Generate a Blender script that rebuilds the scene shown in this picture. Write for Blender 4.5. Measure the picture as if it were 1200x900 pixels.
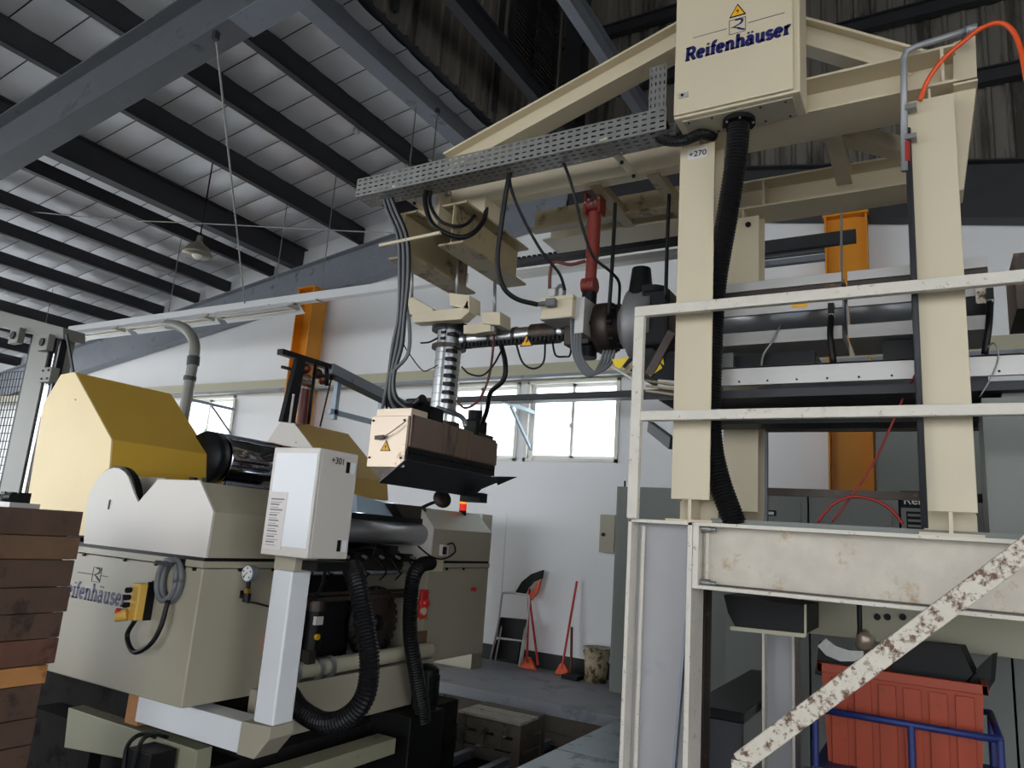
import bpy, bmesh, math, random
from mathutils import Vector, Matrix
random.seed(7)
S = bpy.context.scene
COL = S.collection
for o in list(bpy.data.objects): bpy.data.objects.remove(o)
# ------------------------------------------------------------------ camera
F = 853.0
CAM = Vector((0.0, 0.0, 1.7))
YAW, PITCH, ROLL = math.radians(30.5), math.radians(11.74), math.radians(4.19)
fw = Vector((-math.sin(YAW)*math.cos(PITCH), math.cos(YAW)*math.cos(PITCH), math.sin(PITCH)))
r0 = Vector((math.cos(YAW), math.sin(YAW), 0)); u0 = r0.cross(fw)
rt = r0*math.cos(ROLL)+u0*math.sin(ROLL); up = u0*math.cos(ROLL)-r0*math.sin(ROLL)
cd = bpy.data.cameras.new('camera'); cam = bpy.data.objects.new('camera', cd); COL.objects.link(cam)
cam.matrix_world = Matrix(((rt.x, up.x, -fw.x, CAM.x), (rt.y, up.y, -fw.y, CAM.y), (rt.z, up.z, -fw.z, CAM.z), (0, 0, 0, 1)))
cd.sensor_fit = 'HORIZONTAL'; cd.sensor_width = 36.0; cd.lens = F/1200*36; cd.clip_start = .05; cd.clip_end = 300
S.camera = cam
# ------------------------------------------------------------------ sky, lamps, exposure
W = bpy.data.worlds.new('overcast_sky'); S.world = W; W.use_nodes = True
bg = W.node_tree.nodes['Background']; bg.inputs[0].default_value = (.93, .97, 1.0, 1); bg.inputs[1].default_value = 4.4
vs = S.view_settings; vs.view_transform = 'Standard'; vs.look = 'None'; vs.gamma = 1; vs.use_curve_mapping = False
vs.exposure = 0.18
cy = S.cycles; cy.use_denoising = True; cy.max_bounces = 8; cy.diffuse_bounces = 5; cy.glossy_bounces = 3
cy.transparent_max_bounces = 8; cy.sample_clamp_indirect = 6.0; cy.caustics_reflective = False; cy.caustics_refractive = False


def sky_light(name, loc, rot, sx, sy, power, col=(.95, .98, 1)):     # daylight coming in through a big opening of the hall
    l = bpy.data.lights.new(name, 'AREA'); l.shape = 'RECTANGLE'; l.size = sx; l.size_y = sy; l.energy = power; l.color = col
    o = bpy.data.objects.new(name, l); COL.objects.link(o); o.location = loc; o.rotation_euler = rot
    return o


# ------------------------------------------------------------------ helpers
def P(x, y, X=None, Y=None, Z=None):
    """world point seen at photo position (x, y) on the given axis plane (its true distance)"""
    d = fw*F + rt*(x-600) + up*(450-y)
    if X is not None: t = (X-CAM.x)/d.x
    elif Y is not None: t = (Y-CAM.y)/d.y
    else: t = (Z-CAM.z)/d.z
    return CAM + d*t


def V(*a): return Vector(a)


def srgb(r, g, b):
    f = lambda c: (c/12.92 if c <= .04045 else ((c+.055)/1.055)**2.4)
    return (f(r/255), f(g/255), f(b/255), 1)


MATS = {}


def mat(name, col, rough=.5, metal=0., var=.12, scale=5., dirt=None, bump=0., streak=False, coat=0.):
    """procedural paint / metal: two noises modulate the colour, optional worn patches dirt=(colour, amount 0..1, scale)"""
    m = bpy.data.materials.new(name); m.use_nodes = True; nt = m.node_tree; N = nt.nodes; L = nt.links
    b = N['Principled BSDF']; b.inputs['Roughness'].default_value = rough; b.inputs['Metallic'].default_value = metal
    if name in ('black', 'black_sheet', 'rubber'): b.inputs['Specular IOR Level'].default_value = .25
    if name == 'pit': b.inputs['Specular IOR Level'].default_value = .05
    if coat: b.inputs['Coat Weight'].default_value = coat
    tc = N.new('ShaderNodeTexCoord'); mp = N.new('ShaderNodeMapping'); L.new(tc.outputs['Object'], mp.inputs[0])
    if streak: mp.inputs['Scale'].default_value = (1, 1, .12)
    n1 = N.new('ShaderNodeTexNoise'); n1.inputs['Scale'].default_value = scale; n1.inputs['Detail'].default_value = 6; L.new(mp.outputs[0], n1.inputs['Vector'])
    mx = N.new('ShaderNodeMix'); mx.data_type = 'RGBA'
    mx.inputs[6].default_value = tuple(c*(1-var) for c in col[:3])+(1,); mx.inputs[7].default_value = tuple(min(1, c*(1+var)) for c in col[:3])+(1,)
    L.new(n1.outputs[0], mx.inputs[0]); out = mx.outputs[2]
    if dirt:
        n2 = N.new('ShaderNodeTexNoise'); n2.inputs['Scale'].default_value = dirt[2]; n2.inputs['Detail'].default_value = 9; n2.inputs['Roughness'].default_value = .68; L.new(mp.outputs[0], n2.inputs['Vector'])
        rp = N.new('ShaderNodeMapRange'); a = .72-.4*dirt[1]; rp.inputs[1].default_value = a; rp.inputs[2].default_value = a+.1; L.new(n2.outputs[0], rp.inputs[0])
        m2 = N.new('ShaderNodeMix'); m2.data_type = 'RGBA'; m2.inputs[7].default_value = dirt[0]
        L.new(rp.outputs[0], m2.inputs[0]); L.new(out, m2.inputs[6]); out = m2.outputs[2]
    L.new(out, b.inputs['Base Color'])
    if bump:
        bp = N.new('ShaderNodeBump'); bp.inputs['Strength'].default_value = bump; bp.inputs['Distance'].default_value = .02; L.new(n1.outputs[0], bp.inputs['Height']); L.new(bp.outputs[0], b.inputs['Normal'])
    MATS[name] = m
    return m


def emat(name, col, strength):
    m = bpy.data.materials.new(name); m.use_nodes = True; b = m.node_tree.nodes['Principled BSDF']
    b.inputs['Base Color'].default_value = col; b.inputs['Emission Color'].default_value = col; b.inputs['Emission Strength'].default_value = strength
    MATS[name] = m; return m


ORG = {}


class MB:
    def __init__(s): s.v = []; s.f = []; s.sm = []

    def add(s, vs, fs, smooth=False):
        n = len(s.v); s.v += [Vector(v) for v in vs]
        for f in fs: s.f.append([i+n for i in f]); s.sm.append(smooth)
        return s

    def box(s, x0, x1, y0, y1, z0, z1):
        if x0 > x1: x0, x1 = x1, x0
        if y0 > y1: y0, y1 = y1, y0
        if z0 > z1: z0, z1 = z1, z0
        return s.add([(x0, y0, z0), (x1, y0, z0), (x1, y1, z0), (x0, y1, z0), (x0, y0, z1), (x1, y0, z1), (x1, y1, z1), (x0, y1, z1)],
                     [(0, 3, 2, 1), (4, 5, 6, 7), (0, 1, 5, 4), (1, 2, 6, 5), (2, 3, 7, 6), (3, 0, 4, 7)])

    def cb(s, c, sx, sy, sz): return s.box(c[0]-sx/2, c[0]+sx/2, c[1]-sy/2, c[1]+sy/2, c[2]-sz/2, c[2]+sz/2)

    def prism(s, poly, vec):
        n = len(poly); a = [Vector(p) for p in poly]; b = [p+Vector(vec) for p in a]
        return s.add(a+b, [list(range(n))[::-1], list(range(n, 2*n))]+[(i, (i+1) % n, n+(i+1) % n, n+i) for i in range(n)])

    def prof(s, poly, p0, p1, upv=(0, 0, 1)):
        """sweep a 2-D profile (side, up) from p0 to p1"""
        p0 = Vector(p0); p1 = Vector(p1); d = (p1-p0).normalized(); sd = d.cross(Vector(upv)).normalized(); u = sd.cross(d)
        return s.prism([p0+sd*a+u*b for a, b in poly], p1-p0)

    def bar(s, p0, p1, w, h, upv=(0, 0, 1)): return s.prof([(-w/2, -h/2), (w/2, -h/2), (w/2, h/2), (-w/2, h/2)], p0, p1, upv)

    def hbeam(s, p0, p1, h, b, upv=(0, 0, 1), tw=.012, tf=.016):
        """I section, up axis = web direction, centred"""
        w = tw/2; H = h/2; B = b/2; t = H-tf
        return s.prof([(-B, -H), (B, -H), (B, -t), (w, -t), (w, t), (B, t), (B, H), (-B, H), (-B, t), (-w, t), (-w, -t), (-B, -t)], p0, p1, upv)

    def cyl(s, p0, p1, r, n=16, r2=None, caps=True):
        p0 = Vector(p0); p1 = Vector(p1); r2 = r if r2 is None else r2; d = (p1-p0).normalized()
        a = d.orthogonal().normalized(); b = d.cross(a); k = [(math.cos(2*math.pi*i/n), math.sin(2*math.pi*i/n)) for i in range(n)]
        s.add([p0+a*c*r+b*q*r for c, q in k]+[p1+a*c*r2+b*q*r2 for c, q in k], [(i, (i+1) % n, n+(i+1) % n, n+i) for i in range(n)], True)
        if caps:
            s.add([p0+a*c*r+b*q*r for c, q in k], [list(range(n))[::-1]]); s.add([p1+a*c*r2+b*q*r2 for c, q in k], [list(range(n))])
        return s

    def lathe(s, p0, axis, prof, n=20, smooth=True):
        p0 = Vector(p0); d = Vector(axis).normalized(); a = d.orthogonal().normalized(); b = d.cross(a); vs = []; fs = []
        for t, r in prof:
            for i in range(n): vs.append(p0+d*t+a*math.cos(2*math.pi*i/n)*max(r, 1e-4)+b*math.sin(2*math.pi*i/n)*max(r, 1e-4))
        for j in range(len(prof)-1):
            for i in range(n): fs.append((j*n+i, j*n+(i+1) % n, (j+1)*n+(i+1) % n, (j+1)*n+i))
        fs.append(list(range(n))[::-1]); fs.append([(len(prof)-1)*n+i for i in range(n)])
        return s.add(vs, fs, smooth)

    def tube(s, pts, r, n=8, rib=None):
        """swept round tube; rib=(pitch, depth) makes a corrugated hose"""
        pts = [Vector(p) for p in pts]
        if rib:
            d = [0]
            for i in range(1, len(pts)): d.append(d[-1]+(pts[i]-pts[i-1]).length)
            k = int(d[-1]/rib[0])*2; q = []; rr = []; j = 0
            for i in range(k+1):
                t = d[-1]*i/k
                while j < len(d)-2 and d[j+1] < t: j += 1
                q.append(pts[j].lerp(pts[j+1], (t-d[j])/max(d[j+1]-d[j], 1e-9))); rr.append(r-(rib[1] if i % 2 else 0))
            pts = q
        else: rr = [r]*len(pts)
        tg = [(pts[min(i+1, len(pts)-1)]-pts[max(i-1, 0)]).normalized() for i in range(len(pts))]
        a = tg[0].orthogonal().normalized(); vs = []; fs = []
        for i, p in enumerate(pts):
            a = (a-tg[i]*a.dot(tg[i])).normalized(); b = tg[i].cross(a)
            for k in range(n): vs.append(p+(a*math.cos(2*math.pi*k/n)+b*math.sin(2*math.pi*k/n))*rr[i])
        for i in range(len(pts)-1):
            for k in range(n): fs.append((i*n+k, i*n+(k+1) % n, (i+1)*n+(k+1) % n, (i+1)*n+k))
        fs.append(list(range(n))[::-1]); fs.append([(len(pts)-1)*n+k for k in range(n)])
        return s.add(vs, fs, not rib)

    def ball(s, c, r, n=12, sq=1.0):
        return s.lathe(Vector(c)-Vector((0, 0, r*sq)), (0, 0, 1), [(r*sq*(1-math.cos(math.pi*i/n)), r*math.sin(math.pi*i/n)) for i in range(n+1)], n+4)

    def build(s, name, m, parent=None, bevel=0.):
        if parent is not None: o0 = ORG[parent]
        else:
            xs = [v.x for v in s.v]; ys = [v.y for v in s.v]
            o0 = Vector(((min(xs)+max(xs))/2, (min(ys)+max(ys))/2, min(v.z for v in s.v)))
        me = bpy.data.meshes.new(name); me.from_pydata([v-o0 for v in s.v], [], s.f)
        me.polygons.foreach_set('use_smooth', s.sm)
        bm = bmesh.new(); bm.from_mesh(me); bmesh.ops.recalc_face_normals(bm, faces=bm.faces); bm.to_mesh(me); bm.free()
        me.materials.append(MATS[m] if isinstance(m, str) else m)
        o = bpy.data.objects.new(name, me); COL.objects.link(o); ORG[o] = o0
        if parent is not None: o.parent = parent
        else: o.location = o0
        if bevel:
            b = o.modifiers.new('bevel', 'BEVEL'); b.width = bevel; b.segments = 2; b.limit_method = 'ANGLE'; b.angle_limit = .6
        return o


def tag(o, label=None, cat=None, group=None, kind=None):
    if label: o['label'] = label
    if cat: o['category'] = cat
    if group: o['group'] = group
    if kind: o['kind'] = kind
    return o


def thing(name, label, cat, loc, group=None, kind=None):
    o = bpy.data.objects.new(name, None); COL.objects.link(o); o.location = loc; o.empty_display_size = .1; ORG[o] = Vector(loc)
    return tag(o, label, cat, group, kind)


def struct(o, label=None): return tag(o, label, kind='structure')


def clone(o, loc, label=None, parent=None):
    """copy a thing with its parts and sub-parts"""
    c = o.copy(); COL.objects.link(c)
    if parent is None:
        c.location = loc; ORG[c] = Vector(loc)
        if label: c['label'] = label
    else: c.parent = parent
    for ch in o.children: clone(ch, None, None, c)
    return c


def cr(pts, n=7):
    """Catmull-Rom curve through the points"""
    p = [Vector(q) for q in pts]; p = [p[0]*2-p[1]]+p+[p[-1]*2-p[-2]]; out = []
    for i in range(1, len(p)-2):
        for k in range(n):
            t = k/n; out.append(.5*((2*p[i])+(p[i+1]-p[i-1])*t+(2*p[i-1]-5*p[i]+4*p[i+1]-p[i+2])*t*t+(3*p[i]-p[i-1]-3*p[i+1]+p[i+2])*t**3))
    return out+[p[-2]]


def cable(name, pts, r, m='rubber', parent=None, label=None, cat='cable', n=7, group=None, rib=None, seg=7):
    o = MB().tube(cr(pts, seg), r, n if not rib else 14, rib).build(name, m, parent)
    if label: tag(o, label, cat, group)
    return o


# lettering --------------------------------------------------------------
def arc(cx, cy_, rx, ry, a0, a1, k=10): return [(cx+rx*math.cos(math.radians(a0+(a1-a0)*i/k)), cy_+ry*math.sin(math.radians(a0+(a1-a0)*i/k))) for i in range(k+1)]


GL = {'R': (.86, [[(.17, 0), (.17, 1)], [(.17, .92), (.45, .92)]+arc(.45, .7, .2, .22, 90, -90)+[(.17, .48)], [(.42, .48), (.7, .04)], [(0, .06), (.36, .06)], [(0, .94), (.3, .94)], [(.58, .06), (.84, .06)]]),
      'e': (.66, [[(.1, .37), (.54, .37)]+arc(.32, .35, .23, .28, 5, 315)]),
      'i': (.4, [[(.2, 0), (.2, .68)], [(.02, .06), (.38, .06)], [(.04, .62), (.2, .62)], [(.1, .88), (.3, .88)]]),
      'f': (.45, [[(.2, 0), (.2, .75)]+arc(.37, .75, .17, .18, 180, 60), [(.02, .62), (.44, .62)], [(.02, .06), (.38, .06)]]),
      'n': (.76, [[(.18, 0), (.18, .68)], [(.18, .46)]+arc(.37, .42, .19, .2, 160, 0)+[(.56, 0)], [(0, .06), (.33, .06)], [(.04, .62), (.18, .62)], [(.43, .06), (.74, .06)]]),
      'h': (.76, [[(.18, 0), (.18, 1)], [(.18, .46)]+arc(.37, .42, .19, .2, 160, 0)+[(.56, 0)], [(0, .06), (.33, .06)], [(.04, .94), (.18, .94)], [(.43, .06), (.74, .06)]]),
      'ä': (.68, [[(.1, .56)]+arc(.3, .45, .18, .18, 120, 0)+[(.48, .06), (.64, .06)], [(.48, .38), (.28, .38)]+arc(.27, .22, .18, .17, 90, 290)+[(.48, .16)], [(.1, .88), (.26, .88)], [(.38, .88), (.54, .88)]]),
      'u': (.78, [[(.03, .62), (.18, .62), (.18, .24)]+arc(.37, .25, .19, .2, 180, 340), [(.56, .68), (.56, .06), (.74, .06)], [(.42, .62), (.56, .62)]]),
      's': (.56, [arc(.27, .48, .17, .15, 20, 270, 8)+arc(.27, .2, .19, .15, 90, -160, 8)]),
      'r': (.5, [[(.2, 0), (.2, .68)], [(.2, .4)]+arc(.36, .42, .16, .2, 170, 50, 6), [(.02, .06), (.4, .06)], [(.04, .62), (.2, .62)]])}


def logo_text(txt, p, right, upv, nrm, width, m, parent, wgt=.21, shear=.06, name='lettering', th=.0015):
    """bold slab lettering, built as thin raised strokes"""
    right = right.normalized(); upv = upv.normalized(); nrm = nrm.normalized()
    tot = sum(GL[c][0] for c in txt); sc = width/tot; mb = MB(); x0 = 0

    def w3(x, y): return p+right*((x+shear*y)*sc)+upv*(y*sc*1.18)
    for c in txt:
        for st in GL[c][1]:
            n = len(st); L = []; R = []
            hor = (n == 2 and abs(st[0][1]-st[1][1]) < .01)
            for i, (x, y) in enumerate(st):
                ax, ay = st[max(i-1, 0)]; bx, by = st[min(i+1, n-1)]; dx, dy = bx-ax, by-ay; l = math.hypot(dx, dy) or 1
                hw = (.6 if hor else 1)*wgt/2*(1+.35*abs(dy/l)); ox, oy = -dy/l*hw, dx/l*hw
                L.append(w3(x0+x+ox, y+oy)); R.append(w3(x0+x-ox, y-oy))
            for q in range(n-1):
                mb.prism([L[q], R[q], R[q+1], L[q+1]], nrm*th)
        x0 += GL[c][0]
    return mb.build(name, m, parent)


def plain_text(txt, p, right, upv, nrm, h, m, parent, name='lettering'):
    c = bpy.data.curves.new('t', 'FONT'); c.body = txt; c.size = 1.0; c.offset = .012; c.extrude = 0
    o = bpy.data.objects.new('t', c); COL.objects.link(o); bpy.context.view_layer.update()
    me = o.to_mesh(); mb = MB(); right = right.normalized(); upv = upv.normalized()
    sc = h/.7; mb.add([p+right*v.co.x*sc+upv*v.co.y*sc+nrm*.0015 for v in me.vertices], [list(f.vertices) for f in me.polygons])
    o.to_mesh_clear(); bpy.data.objects.remove(o); bpy.data.curves.remove(c)
    return mb.build(name, m, parent)


def warn_sign(p, right, upv, nrm, w, parent):
    """yellow triangle with black border and a black bolt"""
    h = w*.87; q = lambda x, y, d: p+right*(x*w)+upv*(y*w)+nrm*d
    b = MB().prism([q(-.5, -.3, 0), (q(.5, -.3, 0)), q(0, .57, 0)], nrm*.002).build('warning_sign', 'black', parent)
    MB().prism([q(-.39, -.235, .002), q(.39, -.235, .002), q(0, .44, .002)], nrm*.0012).build('sign_face', 'warn_yellow', b)
    MB().prism([q(.04, .22, .0032), q(-.09, .02, .0032), (q(.01, .02, .0032)), q(-.05, -.18, .0032), q(.1, .07, .0032), q(.0, .07, .0032)], nrm*.001).build('bolt_symbol', 'black', b)
    return b


# ------------------------------------------------------------------ materials
RUST = srgb(96, 58, 34)
mat('wall_white', srgb(240, 241, 245), .7, var=.04, scale=1.2, dirt=(srgb(212, 214, 218), .15, 1.4))
mat('corrugated', srgb(116, 112, 106), .7, .1, var=.35, scale=4, dirt=(srgb(62, 60, 57), .5, 3), streak=True)
mat('foil', srgb(228, 229, 233), .36, .3, var=.1, scale=2.5, bump=.3)
mat('dark_steel', srgb(54, 55, 60), .55, .2, var=.2, scale=4)
mat('grey_steel', srgb(136, 141, 152), .55, .25, var=.18, scale=3, dirt=(srgb(100, 104, 112), .35, 3))
mat('rafter_steel', srgb(104, 107, 113), .55, .25, var=.18, scale=3, dirt=(srgb(80, 83, 90), .35, 3))
mat('bounce_ground', srgb(208, 206, 200), .8, var=.08, scale=.6)  # pale ground colour chosen to bounce daylight onto the roof
mat('channel_green', srgb(142, 140, 118), .5, var=.1, scale=4, dirt=(srgb(96, 94, 80), .3, 5))
mat('slate_sheet', srgb(58, 60, 66), .32, .5, var=.25, scale=5, dirt=(srgb(104, 106, 112), .22, 9))
mat('cast_grey', srgb(128, 128, 130), .5, .4, var=.15, scale=6)
mat('wood_weathered', srgb(88, 80, 72), .8, var=.3, scale=9, dirt=(srgb(54, 48, 44), .4, 6))
mat('hazard_yellow', srgb(232, 200, 40), .5, var=.05)
mat('concrete', srgb(140, 143, 150), .55, var=.12, scale=2.5, dirt=(srgb(110, 112, 118), .4, 1.8))
mat('pit', srgb(38, 36, 35), .85, var=.3, scale=4, dirt=(srgb(22, 20, 19), .5, 5))  # near-black: shade in the pit and under the machine put into the colour
mat('plate', srgb(150, 162, 168), .38, .5, var=.15, scale=4, dirt=(srgb(92, 100, 98), .45, 5))
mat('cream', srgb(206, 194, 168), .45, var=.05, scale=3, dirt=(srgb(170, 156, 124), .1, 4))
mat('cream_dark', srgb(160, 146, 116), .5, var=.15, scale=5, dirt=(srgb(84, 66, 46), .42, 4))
mat('machine_grey', srgb(166, 159, 141), .33, var=.04, scale=2, dirt=(srgb(160, 156, 140), .12, 3))
mat('machine_light', srgb(204, 198, 192), .4, var=.04, scale=2)
mat('hood_yellow', srgb(206, 165, 60), .4, var=.05, scale=2)
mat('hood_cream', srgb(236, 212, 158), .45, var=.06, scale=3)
mat('white_paint', srgb(224, 226, 230), .4, var=.04, scale=3)
mat('peel_white', srgb(212, 206, 195), .55, var=.12, scale=12, dirt=(srgb(134, 100, 70), .3, 38), bump=.1)
mat('peel_heavy', srgb(206, 198, 184), .6, var=.15, scale=14, dirt=(srgb(98, 68, 46), .55, 30), bump=.2)
mat('platform_white', srgb(196, 188, 175), .5, var=.22, scale=11, dirt=(srgb(172, 148, 116), .4, 9))
mat('platform_blue', srgb(160, 159, 162), .45, var=.08, scale=3, dirt=(srgb(150, 150, 156), .25, 4))
mat('orange_paint', srgb(222, 146, 34), .45, var=.12, scale=2, dirt=(srgb(170, 98, 24), .3, 2))
mat('chrome', srgb(190, 194, 204), .08, 1, var=.05)
mat('brushed', srgb(178, 180, 184), .3, .9, var=.15, scale=8)
mat('alu_strip', srgb(188, 186, 184), .4, .35, var=.08, scale=5)
mat('zinc', srgb(150, 150, 148), .45, .7, var=.25, scale=14, dirt=(srgb(110, 104, 96), .3, 18))
mat('steel_dark_hot', srgb(70, 62, 58), .45, .6, var=.3, scale=9, dirt=(srgb(110, 84, 66), .35, 7))
mat('die_side', srgb(132, 112, 100), .34, .5, var=.25, scale=5, dirt=(srgb(64, 50, 46), .45, 5), streak=True)
mat('die_plate', srgb(214, 196, 176), .4, .35, var=.1, scale=5, dirt=(srgb(150, 112, 80), .32, 5))
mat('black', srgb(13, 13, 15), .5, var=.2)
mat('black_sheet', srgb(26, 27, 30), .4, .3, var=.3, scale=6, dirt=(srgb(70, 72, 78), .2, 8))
mat('rubber', srgb(18, 18, 20), .45, var=.2)
mat('grey_cable', srgb(100, 102, 106), .5, var=.1)
mat('conduit', srgb(150, 152, 156), .4, .3, var=.1)
mat('red_paint', srgb(126, 46, 38), .45, var=.2, scale=9, dirt=(srgb(84, 30, 24), .3, 10))
mat('red_plastic', srgb(200, 40, 34), .4, var=.08)
mat('maroon', srgb(96, 40, 34), .5, var=.1)
mat('red_hose', srgb(158, 42, 34), .45, var=.08)
mat('orange_hose', srgb(226, 84, 32), .4, var=.08)
mat('bin_orange', srgb(160, 58, 26), .5, var=.1, scale=5, dirt=(srgb(120, 46, 30), .3, 6))
mat('cart_blue', srgb(32, 46, 108), .45, var=.15)
mat('cabinet_grey', srgb(120, 124, 120), .45, var=.04, scale=2)
mat('cabinet_beige', srgb(180, 176, 152), .45, var=.04, scale=2)
mat('wood_dark', srgb(82, 61, 49), .75, var=.35, scale=9, dirt=(srgb(52, 36, 28), .4, 6))
mat('wood_mid', srgb(104, 78, 58), .75, var=.3, scale=9, dirt=(srgb(80, 54, 38), .4, 6))
mat('wood_red', srgb(98, 64, 50), .75, var=.3, scale=9, dirt=(srgb(72, 42, 32), .35, 6))
mat('wood_light', srgb(176, 122, 70), .75, var=.3, scale=9, dirt=(srgb(120, 78, 44), .35, 6))
mat('wood_grey', srgb(160, 154, 142), .75, var=.25, scale=9, dirt=(srgb(104, 98, 88), .35, 7))
mat('warn_yellow', srgb(240, 176, 36), .5, var=.03)
mat('logo_blue', srgb(20, 26, 92), .5, var=.03)
mat('paper', srgb(214, 208, 204), .7, var=.05)
mat('ink', srgb(120, 116, 120), .7, var=.05)
mat('pendant_yellow', srgb(222, 178, 84), .45, var=.05)
mat('brass', srgb(190, 150, 70), .35, .8, var=.1)
mat('dado', srgb(28, 36, 34), .6, var=.2)
mat('frame_white', srgb(232, 230, 226), .5, var=.03)
mat('bucket', srgb(170, 156, 128), .6, var=.2, scale=9, dirt=(srgb(78, 60, 40), .62, 11))
mat('lamp_shade', srgb(120, 116, 104), .4, .4, var=.1)
mat('bulb', srgb(220, 216, 206), .15, var=.02)
mat('pale_blue', srgb(170, 190, 206), .4, var=.05)
mat('winder_grey', srgb(118, 118, 112), .45, .1, var=.05)
mat('copper', srgb(120, 70, 50), .4, .6, var=.3)
emat('lamp_red', srgb(230, 40, 30), .6); emat('lamp_amber', srgb(250, 170, 40), .8)
g = bpy.data.materials.new('window_glass'); g.use_nodes = True; nt = g.node_tree; b = nt.nodes['Principled BSDF']; t_ = nt.nodes.new('ShaderNodeBsdfTransparent'); mx_ = nt.nodes.new('ShaderNodeMixShader')
t_.inputs[0].default_value = (.97, 1, .99, 1); b.inputs['Roughness'].default_value = .1; b.inputs['Base Color'].default_value = (.8, .9, .9, 1); mx_.inputs[0].default_value = .12
nt.links.new(t_.outputs[0], mx_.inputs[1]); nt.links.new(b.outputs[0], mx_.inputs[2]); nt.links.new(mx_.outputs[0], nt.nodes['Material Output'].inputs[0]); MATS['window_glass'] = g
# ================================================================== THE SETTING
YW = 9.2
RM = .15
zpl = lambda X: 6.58+RM*(X+8.74)          # underside of the purlins of the sloping roof
XL, XR, YB = -21.0, 9.0, -9.0
# floor slab at walkway level, the machine stands in a shallow pit in front of it
fl = MB().box(-2.78, XR, YB, YW+.3, -.12, 0).box(XL-2, -2.78, 7.4, YW+.3, -.12, 0).box(XL, -2.78, YB, -1.6, -.12, 0).build('floor', 'concrete'); struct(fl)
struct(MB().box(-60, 45, -60, YB, -.14, -.005).box(XR+.2, 45, YB, 30, -.14, -.005).box(-60, XL-.2, YB, 30, -.14, -.005).build('floor_yard_bounce', 'bounce_ground'))  # unseen outside ground, added to bounce daylight up under the roof
struct(MB().box(XL, -12.2, -1.6, 7.4, -.12, 0).build('floor_hall', 'bounce_ground'))  # unseen hall floor, kept pale to bounce light onto the ceiling
# steel floor plates beside the pit
for i, (y0, y1) in enumerate([(7.39, 5.9), (5.88, 4.4), (4.38, 2.9), (2.88, 1.4), (1.38, -.1)]):
    MB().box(-2.79, -1.45, y1, y0, .0, .008).build('floor_plate', 'plate', fl)
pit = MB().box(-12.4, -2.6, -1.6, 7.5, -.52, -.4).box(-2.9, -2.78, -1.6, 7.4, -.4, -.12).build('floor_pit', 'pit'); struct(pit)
bd = MB().box(-12.2, -2.9, 7.42, 7.5, -.4, -.12).build('floor_pit_edge', 'wood_weathered'); struct(bd)
for k in range(5):
    MB().box(-8.2+k*1.1, -7.16+k*1.1, 7.395, 7.42, -.27, -.125).build('edge_board', 'wood_weathered', bd)
    MB().box(-8.2+k*1.1, -7.16+k*1.1, 7.395, 7.42, -.4, -.285).build('edge_board', 'wood_weathered', bd)
# back wall with three window openings
W1 = (-5.14, -3.68, 2.76, 3.94); W2 = (-6.66, -5.26, 2.76, 3.94); W3 = (-13.05, -11.5, 2.76, 3.94)
wb = MB(); y0, y1 = YW, YW+.18
wb.box(XL, XR, y0, y1, 0, 2.76)
xs = [XL, W3[0], W3[1], W2[0], W2[1], W1[0], W1[1], XR]
for i in range(0, 8, 2): wb.box(xs[i], xs[i+1], y0, y1, 2.76, 3.94)
zl = lambda X: 5.917+RM*(X+7.89)+.15; zw = lambda X: zpl(X)+.42; zr = lambda X: 5.925-.172*(X+1.84)+.15
wb.prism([(XL, y0, 3.94), (XR, y0, 3.94), (XR, y0, 4.3), (-4.6, y0, zr(-4.6)), (-4.6, y0, zw(-4.6)), (XL, y0, zw(XL))], (0, .18, 0))
wall_back = struct(wb.build('wall_back', 'wall_white'))
for x in (-5.35, -3.4, -7.6): MB().box(x, x+.012, YW-.004, YW, .2, 2.0).build('panel_joint', 'white_paint', wall_back)
struct(MB().box(XL, XR, YW-.02, YW, 0, .2).build('baseboard_back', 'dado'))
for n, (a, b_, z0, z1) in enumerate((W1, W2, W3)):
    w = bpy.data.objects.new('window_%d' % (n+1), None); COL.objects.link(w); w.location = ((a+b_)/2, YW+.05, z0); ORG[w] = Vector(w.location); struct(w)
    f = MB(); t = .05
    f.box(a, b_, YW-.03, YW+.12, z0, z0+t).box(a, b_, YW-.03, YW+.12, z1-t, z1).box(a, a+t, YW-.03, YW+.12, z0, z1).box(b_-t, b_, YW-.03, YW+.12, z0, z1)
    f.build('window_frame', 'frame_white', w, .004)
    mid = (a+b_)/2
    for k, (p, q, yy) in enumerate(((a+t, mid+.03, YW+.03), (mid-.03, b_-t, YW+.07))):
        s_ = .045
        sh = MB().box(p, q, yy, yy+.03, z0+t, z0+t+s_).box(p, q, yy, yy+.03, z1-t-s_, z1-t).box(p, p+s_, yy, yy+.03, z0+t, z1-t).box(q-s_, q, yy, yy+.03, z0+t, z1-t).build('sash', 'frame_white', w, .003)
        MB().box(p+s_, q-s_, yy+.012, yy+.017, z0+t+s_, z1-t-s_).build('pane', 'window_glass', sh)
    MB().box(mid-.025, mid+.0, YW+.0, YW+.03, (z0+z1)/2-.1, (z0+z1)/2-.04).build('latch', 'alu_strip', w)
# left wall: low wall with a wide daylight opening above it
wl = MB().box(XL-.2, XL, -1.6, YW+.2, -.5, .4).box(XL-.2, XL, 7.6, YW+.2, 1.0, 5.4).build('wall_left', 'wall_white'); struct(wl)
wre = MB().box(-8.0, -3.5, YB-.2, YB, 0, 12.2).box(6.0, XR, YB-.2, YB, 0, 12.2).box(-3.5, 6.0, YB-.2, YB, 5.5, 12.2).build('wall_rear_blocker', 'corrugated'); struct(wre)  # unseen wall added to cut light from behind; gate lets some in
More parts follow.
